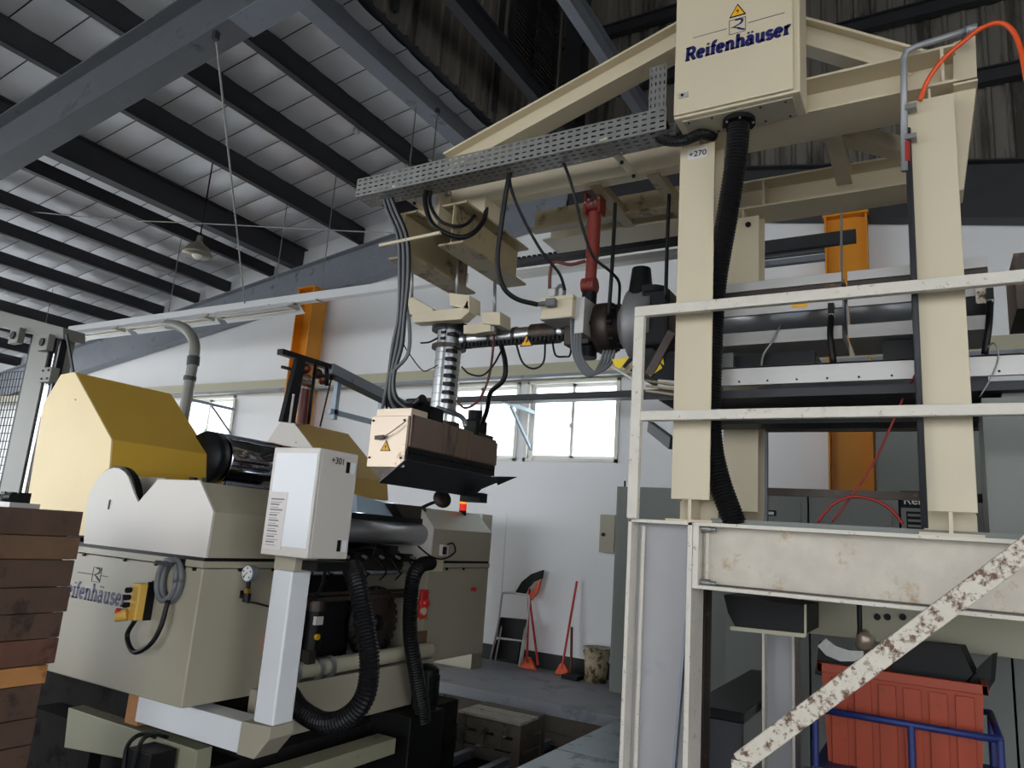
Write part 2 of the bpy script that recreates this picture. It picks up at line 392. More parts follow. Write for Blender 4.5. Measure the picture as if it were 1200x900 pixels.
# right wall of the hall, out of frame; side opening added as fill from the right
wr = MB().box(XR, XR+.2, 1.0, YW+.4, 0, 12.2).box(XR, XR+.2, YB, -8.0, 0, 12.2).box(XR, XR+.2, -8.0, 1.0, 5.0, 12.2).build('wall_right', 'corrugated'); struct(wr)


def corrugated(p, u, length, z0, z1, nrm, pitch=.2, d=.035):
    mb = MB(); n = int(length/pitch); pts = []
    for i in range(n):
        for f_, h in ((0, 0), (.3, 0), (.42, d), (.58, d), (.7, 0)): pts.append(p+u*((i+f_)*pitch)+nrm*h)
    vs = [Vector((q.x, q.y, z0)) for q in pts]+[Vector((q.x, q.y, z1)) for q in pts]; k = len(pts)
    mb.add(vs, [(i, i+1, k+i+1, k+i) for i in range(k-1)])
    return mb


# tall hall over the extruder: dark corrugated sheet walls above the white wall
XC = -4.95
wu = corrugated(V(XC, 9.42, 0), V(1, 0, 0), XR-XC, 5.0, 12.2, V(0, -1, 0)).build('wall_upper_back', 'corrugated'); struct(wu)
wx = corrugated(V(XC, YB, 0), V(0, 1, 0), 9.8-YB, zpl(XC)-.05, 12.2, V(1, 0, 0)).build('wall_upper_side', 'corrugated'); struct(wx)
for z, a, b_ in ((8.44, XC, XR), (7.33, XC, XR), (9.5, XC, XR)):
    MB().hbeam((a, 9.3, z+.1), (b_, 9.3, z+.1), .2, .12).build('girt', 'dark_steel', wu)
MB().hbeam((-4.7, 9.25, 6.4), (-4.7, 9.25, 12.1), .28, .3, (0, 1, 0)).build('corner_post', 'dark_steel', wu)
for y in (5.2, 7.3): MB().box(XC+.04, XC+.09, y-.04, y+.04, 7.2, 12.1).build('wall_stud', 'dark_steel', wx)
# louvred vent in the side wall
lv = MB().box(XC+.04, XC+.1, 7.55, 7.62, 8.2, 11.6).box(XC+.04, XC+.1, 8.85, 8.92, 8.2, 11.6).box(XC+.04, XC+.1, 8.2, 8.26, 8.2, 11.6).box(XC+.04, XC+.1, 7.55, 8.92, 8.15, 8.22).build('vent_frame', 'dark_steel', wx)
sl = MB()
for i in range(46): sl.prism([(XC+.05, 7.62, 8.24+i*.073), (XC+.1, 7.62, 8.22+i*.073), (XC+.1, 7.62, 8.225+i*.073), (XC+.05, 7.62, 8.245+i*.073)], (0, 1.24, 0))
tag(sl.build('vent_slats', 'dark_steel', wx), kind='stuff')
# sloping roof with foil-faced insulation
ce = thing('ceiling', None, None, (-12, 3, 5.5)); ce['kind'] = 'structure'
pw = .47; y = YB
prot = None
while y < YW:
    mb = MB(); vs = []; fs = []; ny = 6
    xx = [XL, -5.4]
    for X in xx:
        for k in range(ny+1):
            t = k/ny; vs.append((X, y+.008+(pw-.016)*t, zpl(X)+.375-.022*math.sin(math.pi*t)**.6))
    for k in range(ny): fs.append((k, k+1, ny+2+k, ny+1+k))
    mb.add(vs, fs, True); o = mb.build('roof_panel', 'foil', ce)
    y += pw
MB().prism([(XL, YB, zpl(XL)+.4), (-5.0, YB, zpl(-5.0)+.4), (-5.0, YB, zpl(-5.0)+.44), (XL, YB, zpl(XL)+.44)], (0, YW-YB+.4, 0)).build('roof_sheet', 'dark_steel', ce)
for X in (-6.53, -7.55, -8.73, -10.96, -12.17, -13.1, -14.24, -15.3, -16.4, -17.5, -18.6, -19.7):
    z = zpl(X); dp = .36 if X > -10.5 else .24
    MB().box(X-.012, X, YB, YW, z, z+dp).box(X-.012, X+.09, YB, YW, z, z+.008).box(X+.082, X+.09, YB, YW, z, z+.03).box(X-.08, X, YB, YW, z+dp-.01, z+dp).build('purlin', 'dark_steel', ce)
X = -10.2; MB().hbeam((X, YB, zpl(X)+.14), (X, YW, zpl(X)+.14), .42, .2).build('purlin', 'dark_steel', ce)
MB().hbeam((-5.6, YB, 7.05+.27), (-5.6, YW, 7.05+.27), .54, .24).build('edge_beam', 'grey_steel', ce)
for X, z in ((-4.3, 7.25), (-3.28, 7.42)):
    MB().hbeam((X, YB, z+.15), (X, YW+.1, z+.15), .3, .13).build('purlin', 'grey_steel' if X > -4 else 'dark_steel', ce)


def rafter(y, xa, za, xb, zb, h, b_, m, name='rafter'):
    return MB().hbeam((xa, y, za+h/2), (xb, y, zb+h/2), h, b_, tf=.02).build(name, m, ce)


# near frame: rafter crossing the top left of the view
zf = lambda X: 5.855+.148*(X+5.234)+.25
ra = rafter(3.72, XL, zf(XL), -2.6, zf(-2.6), .62, .26, 'rafter_steel')
MB().prism([(-5.35, 3.58, zf(-5.35)-.012), (-4.6, 3.58, zf(-4.6)-.012), (-4.6, 3.58, zf(-4.6)), (-5.35, 3.58, zf(-5.35))], (0, .28, 0)).build('splice_plate', 'grey_steel', ra)
rafter(9.06, XL, zl(XL)-.15, -4.6, zl(-4.6)-.15, .68, .22, 'grey_steel')
rafter(9.06, -4.6, zr(-4.6)-.15, XR, zr(XR)-.15, .7, .22, 'dark_steel')
rafter(-2.5, XL, zf(XL), -2.6, zf(-2.6), .62, .26, 'rafter_steel')
# roof of the tall hall, far above the frame
struct(MB().box(XC-.3, XR+.2, YB, YW+.4, 12.2, 12.4).build('ceiling_hall', 'corrugated'))
# columns
def steel_col(x0, x1, y0, y1, z1, label):
    o = MB(); xm = (x0+x1)/2
    t = thing('steel_column', label, 'column', (xm, (y0+y1)/2, 0))
    MB().box(x0, x1, y1-.02, y1, 0, z1).box(x0, x1, y0, y0+.02, 0, z1).box(xm-.008, xm+.008, y0, y1, 0, z1) if False else None
    MB().box(x0, x0+.02, y0, y1, 0, z1).build('flange', 'orange_paint', t); MB().box(x1-.02, x1, y0, y1, 0, z1).build('flange', 'orange_paint', t)
    MB().box(x0+.02, x1-.02, (y0+y1)/2-.008, (y0+y1)/2+.008, 0, z1).build('web', 'orange_paint', t)
    MB().box(x0-.02, x1+.02, y0-.02, y1+.02, z1, z1+.025).build('cap_plate', 'orange_paint', t)
    return t


steel_col(-9.68, -9.3, 8.72, 9.06, 5.72, 'orange painted steel column on the white wall behind the roll machine')
steel_col(-1.02, -.56, 8.86, 9.06, 5.72, 'orange painted steel column behind the gantry legs')
# ================================================================== PLATFORM
ZP = 1.83
XE = 2.6
pf = thing('steel_platform', 'white painted steel platform of H beams carrying the extruder gantry', 'platform', (0, 4.4, 0))
# left front column (H section, web towards the viewer)
cl_ = MB().box(-1.37, -1.35, 3.6, 3.82, 0, ZP).box(-1.06, -1.035, 3.6, 3.82, 0, ZP).build('column', 'peel_white', pf, .003)
MB().box(-1.35, -1.06, 3.7, 3.715, 0, ZP).build('column_web', 'platform_blue', cl_)
MB().cyl((-1.318, 3.69, 0), (-1.318, 3.69, ZP-.03), .012, 8).build('weld_bead', 'peel_white', cl_)
MB().box(-1.37, -1.035, 3.6, 3.84, ZP-.016, ZP).build('cap_plate', 'peel_white', cl_)
fb = MB().box(-1.033, -1.005, 3.6, 3.8, 1.515, ZP).build('end_plate', 'peel_white', pf, .002)
for z in (1.8, 1.545): MB().cyl((-1.0, 3.64, z), (-.955, 3.64, z), .018, 6).cyl((-.995, 3.64, z), (-.93, 3.64, z), .011, 8).build('bolt', 'zinc', fb)
MB().box(-.985, -.97, 3.66, 3.7, 1.55, 1.79).build('stiffener', 'peel_white', fb)
bm_ = MB().box(-1.005, XE, 3.6, 3.8, ZP-.018, ZP).box(-1.005, XE, 3.6, 3.8, 1.515, 1.533).build('beam_flange', 'peel_white', pf, .002)
MB().box(-1.005, XE, 3.69, 3.705, 1.533, ZP-.018).build('beam_web', 'platform_white', pf)
MB().box(-1.005, XE, 3.66, 3.69, 1.533, 1.541).build('rust_line', 'steel_dark_hot', pf)
MB().box(-1.005, XE, 5.0, 5.2, 1.533, ZP).build('rear_beam', 'platform_white', pf)
for x in (-.9, -.2, .6, 1.5): MB().hbeam((x, 3.8, 1.7), (x, 5.0, 1.7), .2, .1).build('cross_beam', 'platform_white', pf)
MB().box(-1.37, XE, 3.8, 5.3, ZP-.012, ZP-.002).build('deck', 'dark_steel', pf)
MB().box(-1.0, XE, 3.802, 5.3, ZP-.002, ZP+.03).build('deck_mat', 'cabinet_grey', pf)
xa = P(893, 740, Y=4.9).x; xb = P(931, 740, Y=4.9).x
rc = MB().box(xa, xa+.016, 4.9, 5.1, 0, 1.53).box(xb-.016, xb, 4.9, 5.1, 0, 1.53).build('column', 'peel_white', pf)
MB().box(xa+.016, xb-.016, 4.98, 4.995, 0, 1.53).build('column_web', 'platform_blue', rc)
for x in (1.4,): MB().hbeam((x, 3.72, 0), (x, 3.72, 1.515), .2, .2, (0, 1, 0)).build('column', 'platform_white', pf)
xw = P(822, 800, Y=4.15).x
MB().hbeam((xw-.03, 4.15, 0), (xw-.03, 4.15, 1.52), .15, .12, (0, 1, 0)).build('column', 'steel_dark_hot', pf)
# loose steel flat leaning in the column recess
tag(MB().bar(P(805, 725, Y=3.66), P(778, 905, Y=3.64)-V(0, 0, .75), .012, .04, (0, 1, 0)).build('steel_flat', 'grey_steel'), 'grey steel flat bar leaning inside the white platform column', 'bar')

# ------------------------------------------------------------------ railing on the front edge
rl = thing('railing', 'peeling white square tube railing along the platform front edge', 'railing', (0, 3.6, ZP))
z1 = P(748, 362, Y=3.6).z; z2 = P(755, 482, Y=3.6).z
MB().box(-1.365, -1.31, 3.56, 3.6, ZP-.0, z1-.0552).build('post', 'peel_white', rl, .004)
MB().box(-1.365, XE, 3.56, 3.6, z1-.055, z1).build('top_rail', 'peel_white', rl, .004)
MB().box(-1.31, XE, 3.56, 3.6, z2-.055, z2-.005).build('middle_rail', 'peel_white', rl, .004)
MB().box(1.5, 1.55, 3.56, 3.6, ZP, z1-.055).build('post', 'peel_white', rl, .004)
# rear railing of dull tubes
rr = thing('railing', 'dull steel tube railing on the far side of the platform', 'railing', (0, 5.2, ZP))
za = P(895, 501, Y=5.2).z; zb = P(895, 575, Y=5.2).z
MB().box(-1.03, -.985, 5.19, 5.23, ZP+.03, za+.02).build('post', 'grey_steel', rr)
MB().box(-1.03, XE, 5.19, 5.23, za-.03, za+.02).build('top_rail', 'steel_dark_hot', rr)
MB().box(-.985, XE, 5.19, 5.23, zb-.03, zb+.02).build('middle_rail', 'steel_dark_hot', rr)
MB().box(1.6, 1.64, 5.19, 5.23, ZP+.03, za-.03).build('post', 'grey_steel', rr)
# diagonal stair handrail in front of the beam
hr = thing('stair_handrail', 'diagonal white handrail of angle steel with heavy rust and peeling paint', 'handrail', (-.6, 3.2, 0))
a = P(868, 893, Y=3.2); b_ = P(1200, 645, Y=3.2); d = (b_-a)
MB().bar(a-d*.0, a+d*1.7, .04, .075, (0, 0, 1)).build('rail', 'peel_heavy', hr, .004)
MB().box(a.x-.03, a.x+.03, 3.17, 3.23, 0, a.z+.01).build('post', 'peel_heavy', hr)
e_ = a+d*1.7; MB().box(e_.x-.03, e_.x+.03, 3.17, 3.23, 0, e_.z).build('post', 'peel_heavy', hr)
MB().bar(V(a.x, 3.2, .06), V(e_.x, 3.2, .06), .04, .06).build('foot_rail', 'peel_white', hr)

# ================================================================== GANTRY
ga = thing('gantry_frame', 'cream steel gantry with cantilever boom above the extruder', 'gantry', (-.6, 4.3, ZP))
ZB, ZT = 3.99, 4.195
c1l, c1r = -1.18, -.982
c2l = P(1066.7, 240, Y=3.7).x; c2r = P(1125.3, 240, Y=3.7).x
for (xl, xr, y0, zc, nm) in ((c1l, c1r, 3.7, 1.945, 'front'), (c2l, c2r, 3.7, 1.935, 'front'), (-1.17, -.95, 4.72, 1.95, 'rear'), (c2l, c2r, 4.72, 1.95, 'rear')):
    xm = (xl+xr)/2
    lg = MB().box(xl, xr, y0, y0+.014, zc, ZB-.06).box(xl, xr, y0+.19, y0+.204, ZP+.03, ZB).box(xm-.006, xm+.006, y0+.014, y0+.19, ZP+.03, ZB).build('leg', 'cream', ga, .003)
    MB().box(xl-.002, xr+.002, y0+.17, y0+.19, ZP, zc-.0).box(xm-.008, xm+.008, y0, y0+.19, ZP, zc).box(xl-.02, xr+.02, y0-.02, y0+.23, ZP-.002, ZP+.014).build('foot', 'cream', lg)
    if y0 < 4:
        for z in (2.3, 2.76): MB().box(xl+.0, xr-.0, y0-.001, y0, z, z+.05).build('rail_shadow_band', 'cream_dark', lg) if False else None  # switched off: painted bands for the shadows of the rails
    else:
        for dx in (.05, .15): MB().cyl((xl+dx, y0-.01, ZB-.12), (xl+dx, y0+.02, ZB-.12), .02, 6).build('bolt', 'black', lg)
# front beam and end
MB().hbeam((-1.2, 3.85, (ZB+ZT)/2), (c2r+.02, 3.85, (ZB+ZT)/2), ZT-ZB, .3, tf=.014).build('front_beam', 'cream', ga, .002)
MB().box(c2l+.155, c2l+.17, 3.7, 4.0, ZB+.014, ZT-.014).build('stiffener', 'cream', ga)
MB().hbeam((-2.6, 4.86, (ZB+ZT)/2), (c2r+.02, 4.86, (ZB+ZT)/2), ZT-ZB, .28, tf=.014).build('rear_beam', 'cream', ga, .002)
MB().box(-.93, -.915, 4.73, 5.0, ZB+.014, ZT-.014).build('stiffener', 'cream', ga)
# end bracket: tapered plates right of the leg
MB().prism([P(1117, 50, Y=3.78), P(1143, 41, Y=3.78), P(1145, 90, Y=3.78), P(1117, 96, Y=3.78)], (0, .5, 0)).build('gusset', 'cream', ga)
MB().prism([P(1117, 98, Y=3.72), P(1146, 92, Y=3.72), P(1146, 94.5, Y=3.72), P(1117, 100.5, Y=3.72)], (0, .6, 0)).build('gusset_flange', 'cream', ga)
MB().prism([P(1117, 101, Y=3.78), P(1145, 95, Y=3.78), P(1129, 222, Y=3.78), P(1117, 226, Y=3.78)], (0, .15, 0)).build('gusset', 'cream', ga)
for x in (-.42,): MB().hbeam((x, 4.0, 4.1), (x, 4.72, 4.1), .1, .09).build('cross_beam', 'cream', ga)
MB().prof([(-.05, -.05), (.05, -.05), (.05, .05), (-.05, .05)], P(960, 150, Y=4.05), P(1058, 175, Y=4.6)).build('cross_brace', 'cream', ga)
# cantilever boom
MB().box(-3.0, -1.2, 3.98, 4.0, ZB, ZT-.02).box(-3.0, -1.2, 4.0, 4.08, ZB, ZB+.014).box(-3.0, -1.2, 4.0, 4.08, ZT-.034, ZT-.02).build('boom_beam', 'cream', ga, .002)
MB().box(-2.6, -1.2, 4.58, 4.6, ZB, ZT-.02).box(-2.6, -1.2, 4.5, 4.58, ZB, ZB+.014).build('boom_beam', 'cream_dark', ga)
# A-shaped tie beams
MB().hbeam(P(528, 196, Y=3.9), P(815, 38, Y=3.9), .17, .15, (0, 0, 1)).build('tie_beam', 'cream', ga, .002)
MB().hbeam(P(900, 30, Y=3.9), P(1078, 82, Y=3.9), .15, .13, (0, 0, 1)).build('tie_beam', 'cream', ga, .002)
MB().hbeam((-.95, 3.9, ZT), (-.95, 3.9, 4.75), .15, .15, (0, 1, 0)).build('king_post', 'cream', ga)
# hanging cross beams at the tip of the boom
for x, h0, yb in ((-3.14, 3.52, 4.5), (-2.72, 3.56, 4.55)):
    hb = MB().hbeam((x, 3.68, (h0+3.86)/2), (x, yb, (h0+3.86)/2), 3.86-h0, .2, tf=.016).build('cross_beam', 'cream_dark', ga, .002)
    MB().box(x-.1, x+.1, 3.9, 4.1, 3.86, ZB).build('packing_plate', 'cream', hb)
MB().box(-3.02, -2.98, 3.86, 4.12, 3.8, ZT).build('end_plate', 'cream', ga, .003)
for y, z in ((3.92, 4.08), (4.04, 3.9)): MB().cyl((-2.98, y, z), (-2.94, y, z), .02, 6).build('bolt', 'zinc', ga)
# slotted brackets carrying the tray and light cross pieces below the boom
for (q, w) in (((707, 163, 745, 207), .05), ((463, 218, 503, 250), .05)):
    p0 = P(q[0], q[1], Y=3.5); p1 = P(q[2], q[3], Y=3.97)
    br = MB().bar(p0, p1, .05, .012).build('tray_bracket', 'cream', ga)
    for t in (.55, .93): c = p0.lerp(p1, t); MB().cyl(c-V(0, 0, .02), c-V(0, 0, 0), .012, 8).build('bolt', 'black', br)
for (q, yy) in (((697, 212, 738, 262), (4.02, 4.7)), ((765, 200, 800, 250), (4.02, 4.7))):
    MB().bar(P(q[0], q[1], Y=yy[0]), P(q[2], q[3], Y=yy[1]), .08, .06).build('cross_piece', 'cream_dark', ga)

# ------------------------------------------------------------------ perforated cable tray
ct = thing('cable_tray', 'perforated galvanised cable tray along the cantilever boom', 'cable tray', (-2.3, 3.6, 3.95))


def perforated(o, u, w, lu, lw, nu, nw, su, sw):
    """sheet with slotted holes: nu x nw cells, slot fraction su x sw"""
    vs = []; fs = []; idx = {}

    def vid(a, b):
        k = (round(a, 5), round(b, 5))
        if k not in idx: idx[k] = len(vs); vs.append(o+u*a+w*b)
        return idx[k]
    for i in range(nu):
        for j in range(nw):
            sh = 0
            a0, a3 = i*lu/nu, (i+1)*lu/nu; b0, b3 = j*lw/nw, (j+1)*lw/nw
            a1 = a0+(a3-a0)*(1-su)/2; a2 = a3-(a3-a0)*(1-su)/2; b1 = b0+(b3-b0)*(1-sw)/2; b2 = b3-(b3-b0)*(1-sw)/2
            A = [a0, a1, a2, a3]; B = [b0, b1, b2, b3]
            for p in range(3):
                for q in range(3):
                    if p == 1 and q == 1: continue
                    fs.append((vid(A[p], B[q]), vid(A[p+1], B[q]), vid(A[p+1], B[q+1]), vid(A[p], B[q+1])))
    return vs, fs


tx0, tx1 = -3.45, -1.2; tz0, tz1 = 3.95, 4.085
vs_, fs_ = perforated(V(tx0, 3.5, tz0), V(1, 0, 0), V(0, 0, 1), tx1-tx0, tz1-tz0, 44, 4, .55, .3)
o = MB().add(vs_, fs_).build('front_side', 'zinc', ct); sm = o.modifiers.new('s', 'SOLIDIFY'); sm.thickness = .003
vs_, fs_ = perforated(V(tx0, 3.5, tz0), V(1, 0, 0), V(0, 1, 0), tx1-tx0, .17, 40, 4, .55, .3)
o = MB().add(vs_, fs_).build('tray_bottom', 'zinc', ct); sm = o.modifiers.new('s', 'SOLIDIFY'); sm.thickness = .003
vs_, fs_ = perforated(V(tx0, 3.67, tz0), V(1, 0, 0), V(0, 0, 1), tx1-tx0, tz1-tz0, 44, 4, .55, .3)
o = MB().add(vs_, fs_).build('rear_side', 'zinc', ct)
vs_, fs_ = perforated(V(-1.305, 3.5, tz1), V(1, 0, 0), V(0, 0, 1), .1, .27, 4, 6, .3, .5)
o = MB().add(vs_, fs_).build('riser_side', 'zinc', ct); sm = o.modifiers.new('s', 'SOLIDIFY'); sm.thickness = .003
for k in range(9):
    cable('tray_cable', [V(tx0+.3, 3.53+.014*k, tz0+.02), V(-2.6, 3.53+.014*k, tz0+.03+.008*(k % 3)), V(-1.9, 3.53+.014*k, tz0+.04+.06*((k*7) % 5)/5), V(-1.5, 3.53+.014*k, tz0+.03+.16*((k*3) % 4)/4), V(-1.23, 3.53+.014*k, tz0+.1)], .012, 'rubber', ct)

# ------------------------------------------------------------------ electrical cabinet on the gantry
ec = thing('electrical_cabinet', 'cream electrical cabinet with blue lettering mounted on the gantry top', 'cabinet', (-.82, 3.6, 3.98))
xl, xr, cz = -1.148, -.5, 3.973
MB().box(xl, xr, 3.47, 3.7, cz, 4.9).build('body', 'cream', ec, .006)
dr = MB().box(xl+.004, xr-.03, 3.45, 3.468, cz+.012, 4.89).build('door', 'cream', ec, .006)
lk = P(801, 112, Y=3.449); MB().box(lk.x-.025, lk.x+.025, 3.444, 3.45, lk.z-.015, lk.z+.015).build('lock', 'alu_strip', dr); MB().cyl(lk+V(-.005, -.01, 0), lk+V(-.005, 0, 0), .008, 8).build('keyhole', 'black', dr)
fp = MB().box(xl+.04, xr-.04, 3.5, 3.68, cz-.008, cz).build('gland_plate', 'machine_grey', ec, .003)
for i in range(5):
    for yy in (3.52, 3.66): MB().cyl((xl+.07+i*.125, yy, cz-.013), (xl+.07+i*.125, yy, cz-.006), .006, 6).build('screw', 'black', fp)
pa = P(803, 72.5, Y=3.449); pb = P(926, 42, Y=3.449)
logo_text('Reifenhäuser', pa, V(1, 0, 0), V(0, 0, 1), V(0, -1, 0), (pb-pa).x, 'logo_blue', dr)
warn_sign(P(864.5, 14, Y=3.449), V(1, 0, 0), V(0, 0, 1), V(0, -1, 0), .088, dr)


def emblem(p, s_, parent, m='logo_blue', lines=True):
    """thin square with a swooping R stroke and a rule on both sides"""
    q = lambda x, z: p+V(x*s_, 0, z*s_); mb = MB(); t = .03*s_
    def ln(a, b, w=t): mb.bar(q(*a), q(*b), .0015, w, (0, 1, 0)) if False else mb.prof([(-.0008, -w/2), (.0008, -w/2), (.0008, w/2), (-.0008, w/2)], q(*a), q(*b), (V(*[b[1]-a[1], 0, -(b[0]-a[0])])))
    for a, b in (((0, 0), (1, 0)), ((0, 0), (0, 1)), ((1, 0), (1, 1)), ((0, 1), (1, 1))): ln(a, b)
    if lines: ln((-2.3, .5), (-.15, .5)); ln((1.15, .5), (3.3, .5))
    sw = [((.35, .95), .05), ((.75, .92), .14), ((.82, .75), .16), ((.65, .6), .1), ((.35, .5), .05), ((.1, .46), .02)]
    for (a, wa), (b, wb_) in zip(sw, sw[1:]): ln(a, b, (wa+wb_)*.5*s_)
    sw = [((.25, .46), .03), ((.5, .36), .1), ((.75, .2), .16), ((.95, .12), .06)]
    for (a, wa), (b, wb_) in zip(sw, sw[1:]): ln(a, b, (wa+wb_)*.5*s_)
    return mb.build('emblem', m, parent)


emblem(P(854.5, 41, Y=3.4485), .085, dr)
# leg tag
pt = P(808, 185, Y=3.699); tg = MB().box(pt.x-.01, pt.x+.1, 3.697, 3.7, pt.z-.015, pt.z+.05).build('number_tag', 'paper', ga); plain_text('+270', pt+V(-.004, -.0025, 0), V(1, 0, 0), V(0, 0, 1), V(0, -1, 0), .034, 'black', tg)

# corrugated black hose from the cabinet to the deck
hs = thing('corrugated_hose', 'thick black corrugated hose dropping from the gantry cabinet to the deck', 'hose', (-.85, 3.75, ZP))
top = V(-.83, 3.6, cz)
MB().cyl(top-V(0, 0, .035), top+V(0, 0, -.006), .085, 20).build('collar', 'black', hs)
for k in range(6): MB().cyl(top+V(.075*math.cos(k), .075*math.sin(k), -.042), top+V(.075*math.cos(k), .075*math.sin(k), -.03), .007, 6).build('screw', 'zinc', hs)
MB().tube(cr([top+V(0, 0, -.02), P(862, 190, Y=3.63), P(851, 260, Y=3.72), P(838, 340, Y=3.81), P(833, 430, Y=3.82), P(833, 510, Y=3.82), P(842, 560, Y=3.82), P(862, 616, Y=3.82)], 8), .06, 16, (.017, .006)).build('hose', 'rubber', hs)
h2 = thing('corrugated_hose', 'short black corrugated hose joining cable tray and gantry leg top', 'hose', P(800, 165, Y=3.6))
MB().tube(cr([P(768, 150, Y=3.6), P(777, 163, Y=3.58), P(800, 165, Y=3.58), P(822, 157, Y=3.62), P(836, 159, Y=3.7)], 6), .032, 14, (.012, .004)).build('hose', 'rubber', h2)

# vertical conduits beside the right leg with orange air hose
cp = thing('conduit_pipe', 'grey conduit pipe clamped to the right gantry leg with a bend on top', 'pipe', (c2l-.02, 3.66, ZP))
px = P(1060, 200, Y=3.66).x
MB().tube([V(px, 3.66, P(1061, 200, Y=3.66).z), P(1059, 68, Y=3.66), P(1062, 60, Y=3.66), P(1075, 54, Y=3.66), P(1132, 36, Y=3.66)], .016, 10).build('pipe', 'conduit', cp)
MB().tube([V(px+.02, 3.67, ZP+.03), V(px+.02, 3.67, P(1061, 150, Y=3.66).z)], .014, 8).build('pipe', 'dark_steel', cp)
for y_ in (128, 163): c = P(1062, y_, Y=3.66); MB().cb(c+V(.02, .0, 0), .05, .05, .025).build('clamp', 'zinc', cp)
MB().tube([P(1132, 36, Y=3.66), P(1145, 33, Y=3.66)], .022, 10).build('coupling', 'conduit', cp)
cable('air_hose', [P(1078, 118, Y=3.66), P(1087, 95, Y=3.65), P(1105, 70, Y=3.63), P(1130, 48, Y=3.62), P(1150, 33, Y=3.62), P(1172, 27, Y=3.62), P(1188, 38, Y=3.62), P(1197, 62, Y=3.62), P(1203, 95, Y=3.62)], .0115, 'orange_hose', label='orange air hose looping over the right end of the gantry', cat='hose')
MB().cyl(P(1062, 167, Y=3.66), P(1062, 190, Y=3.66), .017, 10).build('red_sleeve', 'red_hose', cp)
cable('red_hose', [P(1072, 440, Y=4.0), P(1066, 452, Y=4.1), P(1057, 470, Y=4.2), P(1025, 540, Y=4.2), P(995, 585, Y=4.2), P(975, 612, Y=4.2)], .006, 'red_hose', label='thin red hose slanting down behind the railing', cat='hose')
cable('red_hose', [P(958, 612, Y=4.1), P(975, 592, Y=4.1), P(998, 582, Y=4.1), P(1025, 586, Y=4.1), P(1045, 598, Y=4.1), P(1058, 614, Y=4.1)], .008, 'red_hose', label='red hose arching low over the platform deck', cat='hose')
# ================================================================== EXTRUDER AND DIE
YA, ZA = 4.3, 3.085
AX = lambda x, dy=0: P(x, 519-.083*(x+887)+dy, Y=YA).x
ex = thing('extruder', 'grey extruder with silver barrel covers standing on the platform behind the railing', 'extruder', (-.3, YA, ZP))
# barrel covers and guards
def strip(x0, x1, ya, yb, Y, name, m, depth=.012, back=0):
    za_ = P(x0, ya, Y=Y).z; zb_ = P(x0, yb, Y=Y).z; xa_ = P(x0, ya, Y=Y).x; xb_ = P(x1, ya, Y=Y).x
    return MB().box(xa_, xb_, Y, Y+depth, zb_, za_).build(name, m, ex, .002)
YS = 4.08
for (a, b_) in ((AX(846), AX(993)-.005), (AX(998), AX(1156))):
    zt = P(846, 371, Y=YS).z
    MB().lathe((a, YA, ZA-.0), (1, 0, 0), [(0, .0), (0, .15), (b_-a, .15), (b_-a, 0)], 28).build('barrel_cover', 'brushed', ex)
    zz = P(860, 332, Y=YS).z; MB().box(a, b_, YS, YS+.34, zz-.055, zz).build('upper_guard', 'alu_strip', ex, .003)
    MB().box(a, b_, YS+.01, YS+.33, zz-.1, zz-.058).build('guard_hinge_strip', 'steel_dark_hot', ex)
    z3 = P(846, 368, Y=YS).z; MB().box(a, b_, YS, YS+.02, z3-.02, z3+.02).build('cover_flange', 'alu_strip', ex)
    z3 = P(846, 394, Y=YS).z; MB().box(a, b_, YS-.02, YS+.36, z3-.066, z3+.008).build('lower_guard', 'alu_strip', ex, .003)
z3 = P(846, 434, Y=YS).z
MB().box(AX(790), 2.4, YS-.06, YS-.04, z3-.105, z3).box(AX(790), 2.4, YS-.06, YS+.02, z3-.012, z3).build('base_beam', 'alu_strip', ex, .002)
for k in range(14): MB().cyl((AX(850)+k*.15, YS-.066, z3-.085), (AX(850)+k*.15, YS-.058, z3-.085), .006, 6).build('rivet', 'black', ex)
MB().box(AX(790), 2.4, YS-.03, YS+.5, z3-.17, z3-.125).build('base_rail', 'dark_steel', ex)
MB().box(AX(790), 2.4, YS+.3, YS+.5, z3-.26, z3-.2).build('base_rail', 'black', ex)
MB().box(AX(846), AX(960), YS+.02, YS+.3, z3+.01, z3+.09).build('heater_box', 'black_sheet', ex); MB().box(AX(1035), AX(1085), YS+.02, YS+.3, z3+.01, z3+.12).build('heater_box', 'black_sheet', ex)
MB().box(AX(846), AX(870), YS-.0, YS+.02, z3+.01, z3+.1).build('heater_cover', 'brushed', ex)
MB().box(AX(1184), AX(1300), YS-.05, YS+.4, ZA-.16, ZA+.12).build('gear_housing', 'steel_dark_hot', ex); MB().box(AX(1140), AX(1158), YS-.025, YS-.02, ZA-.11, ZA-.02).build('rusty_panel', 'peel_heavy', ex)
MB().box(AX(1140), 2.4, YS-.0, YS+.4, ZP+.03, z3-.2).build('gear_base', 'cabinet_grey', ex)
for x in (.3, 1.4): MB().box(x, x+.1, YS+.05, YS+.35, ZP+.03, z3-.15).build('support', 'cabinet_grey', ex)
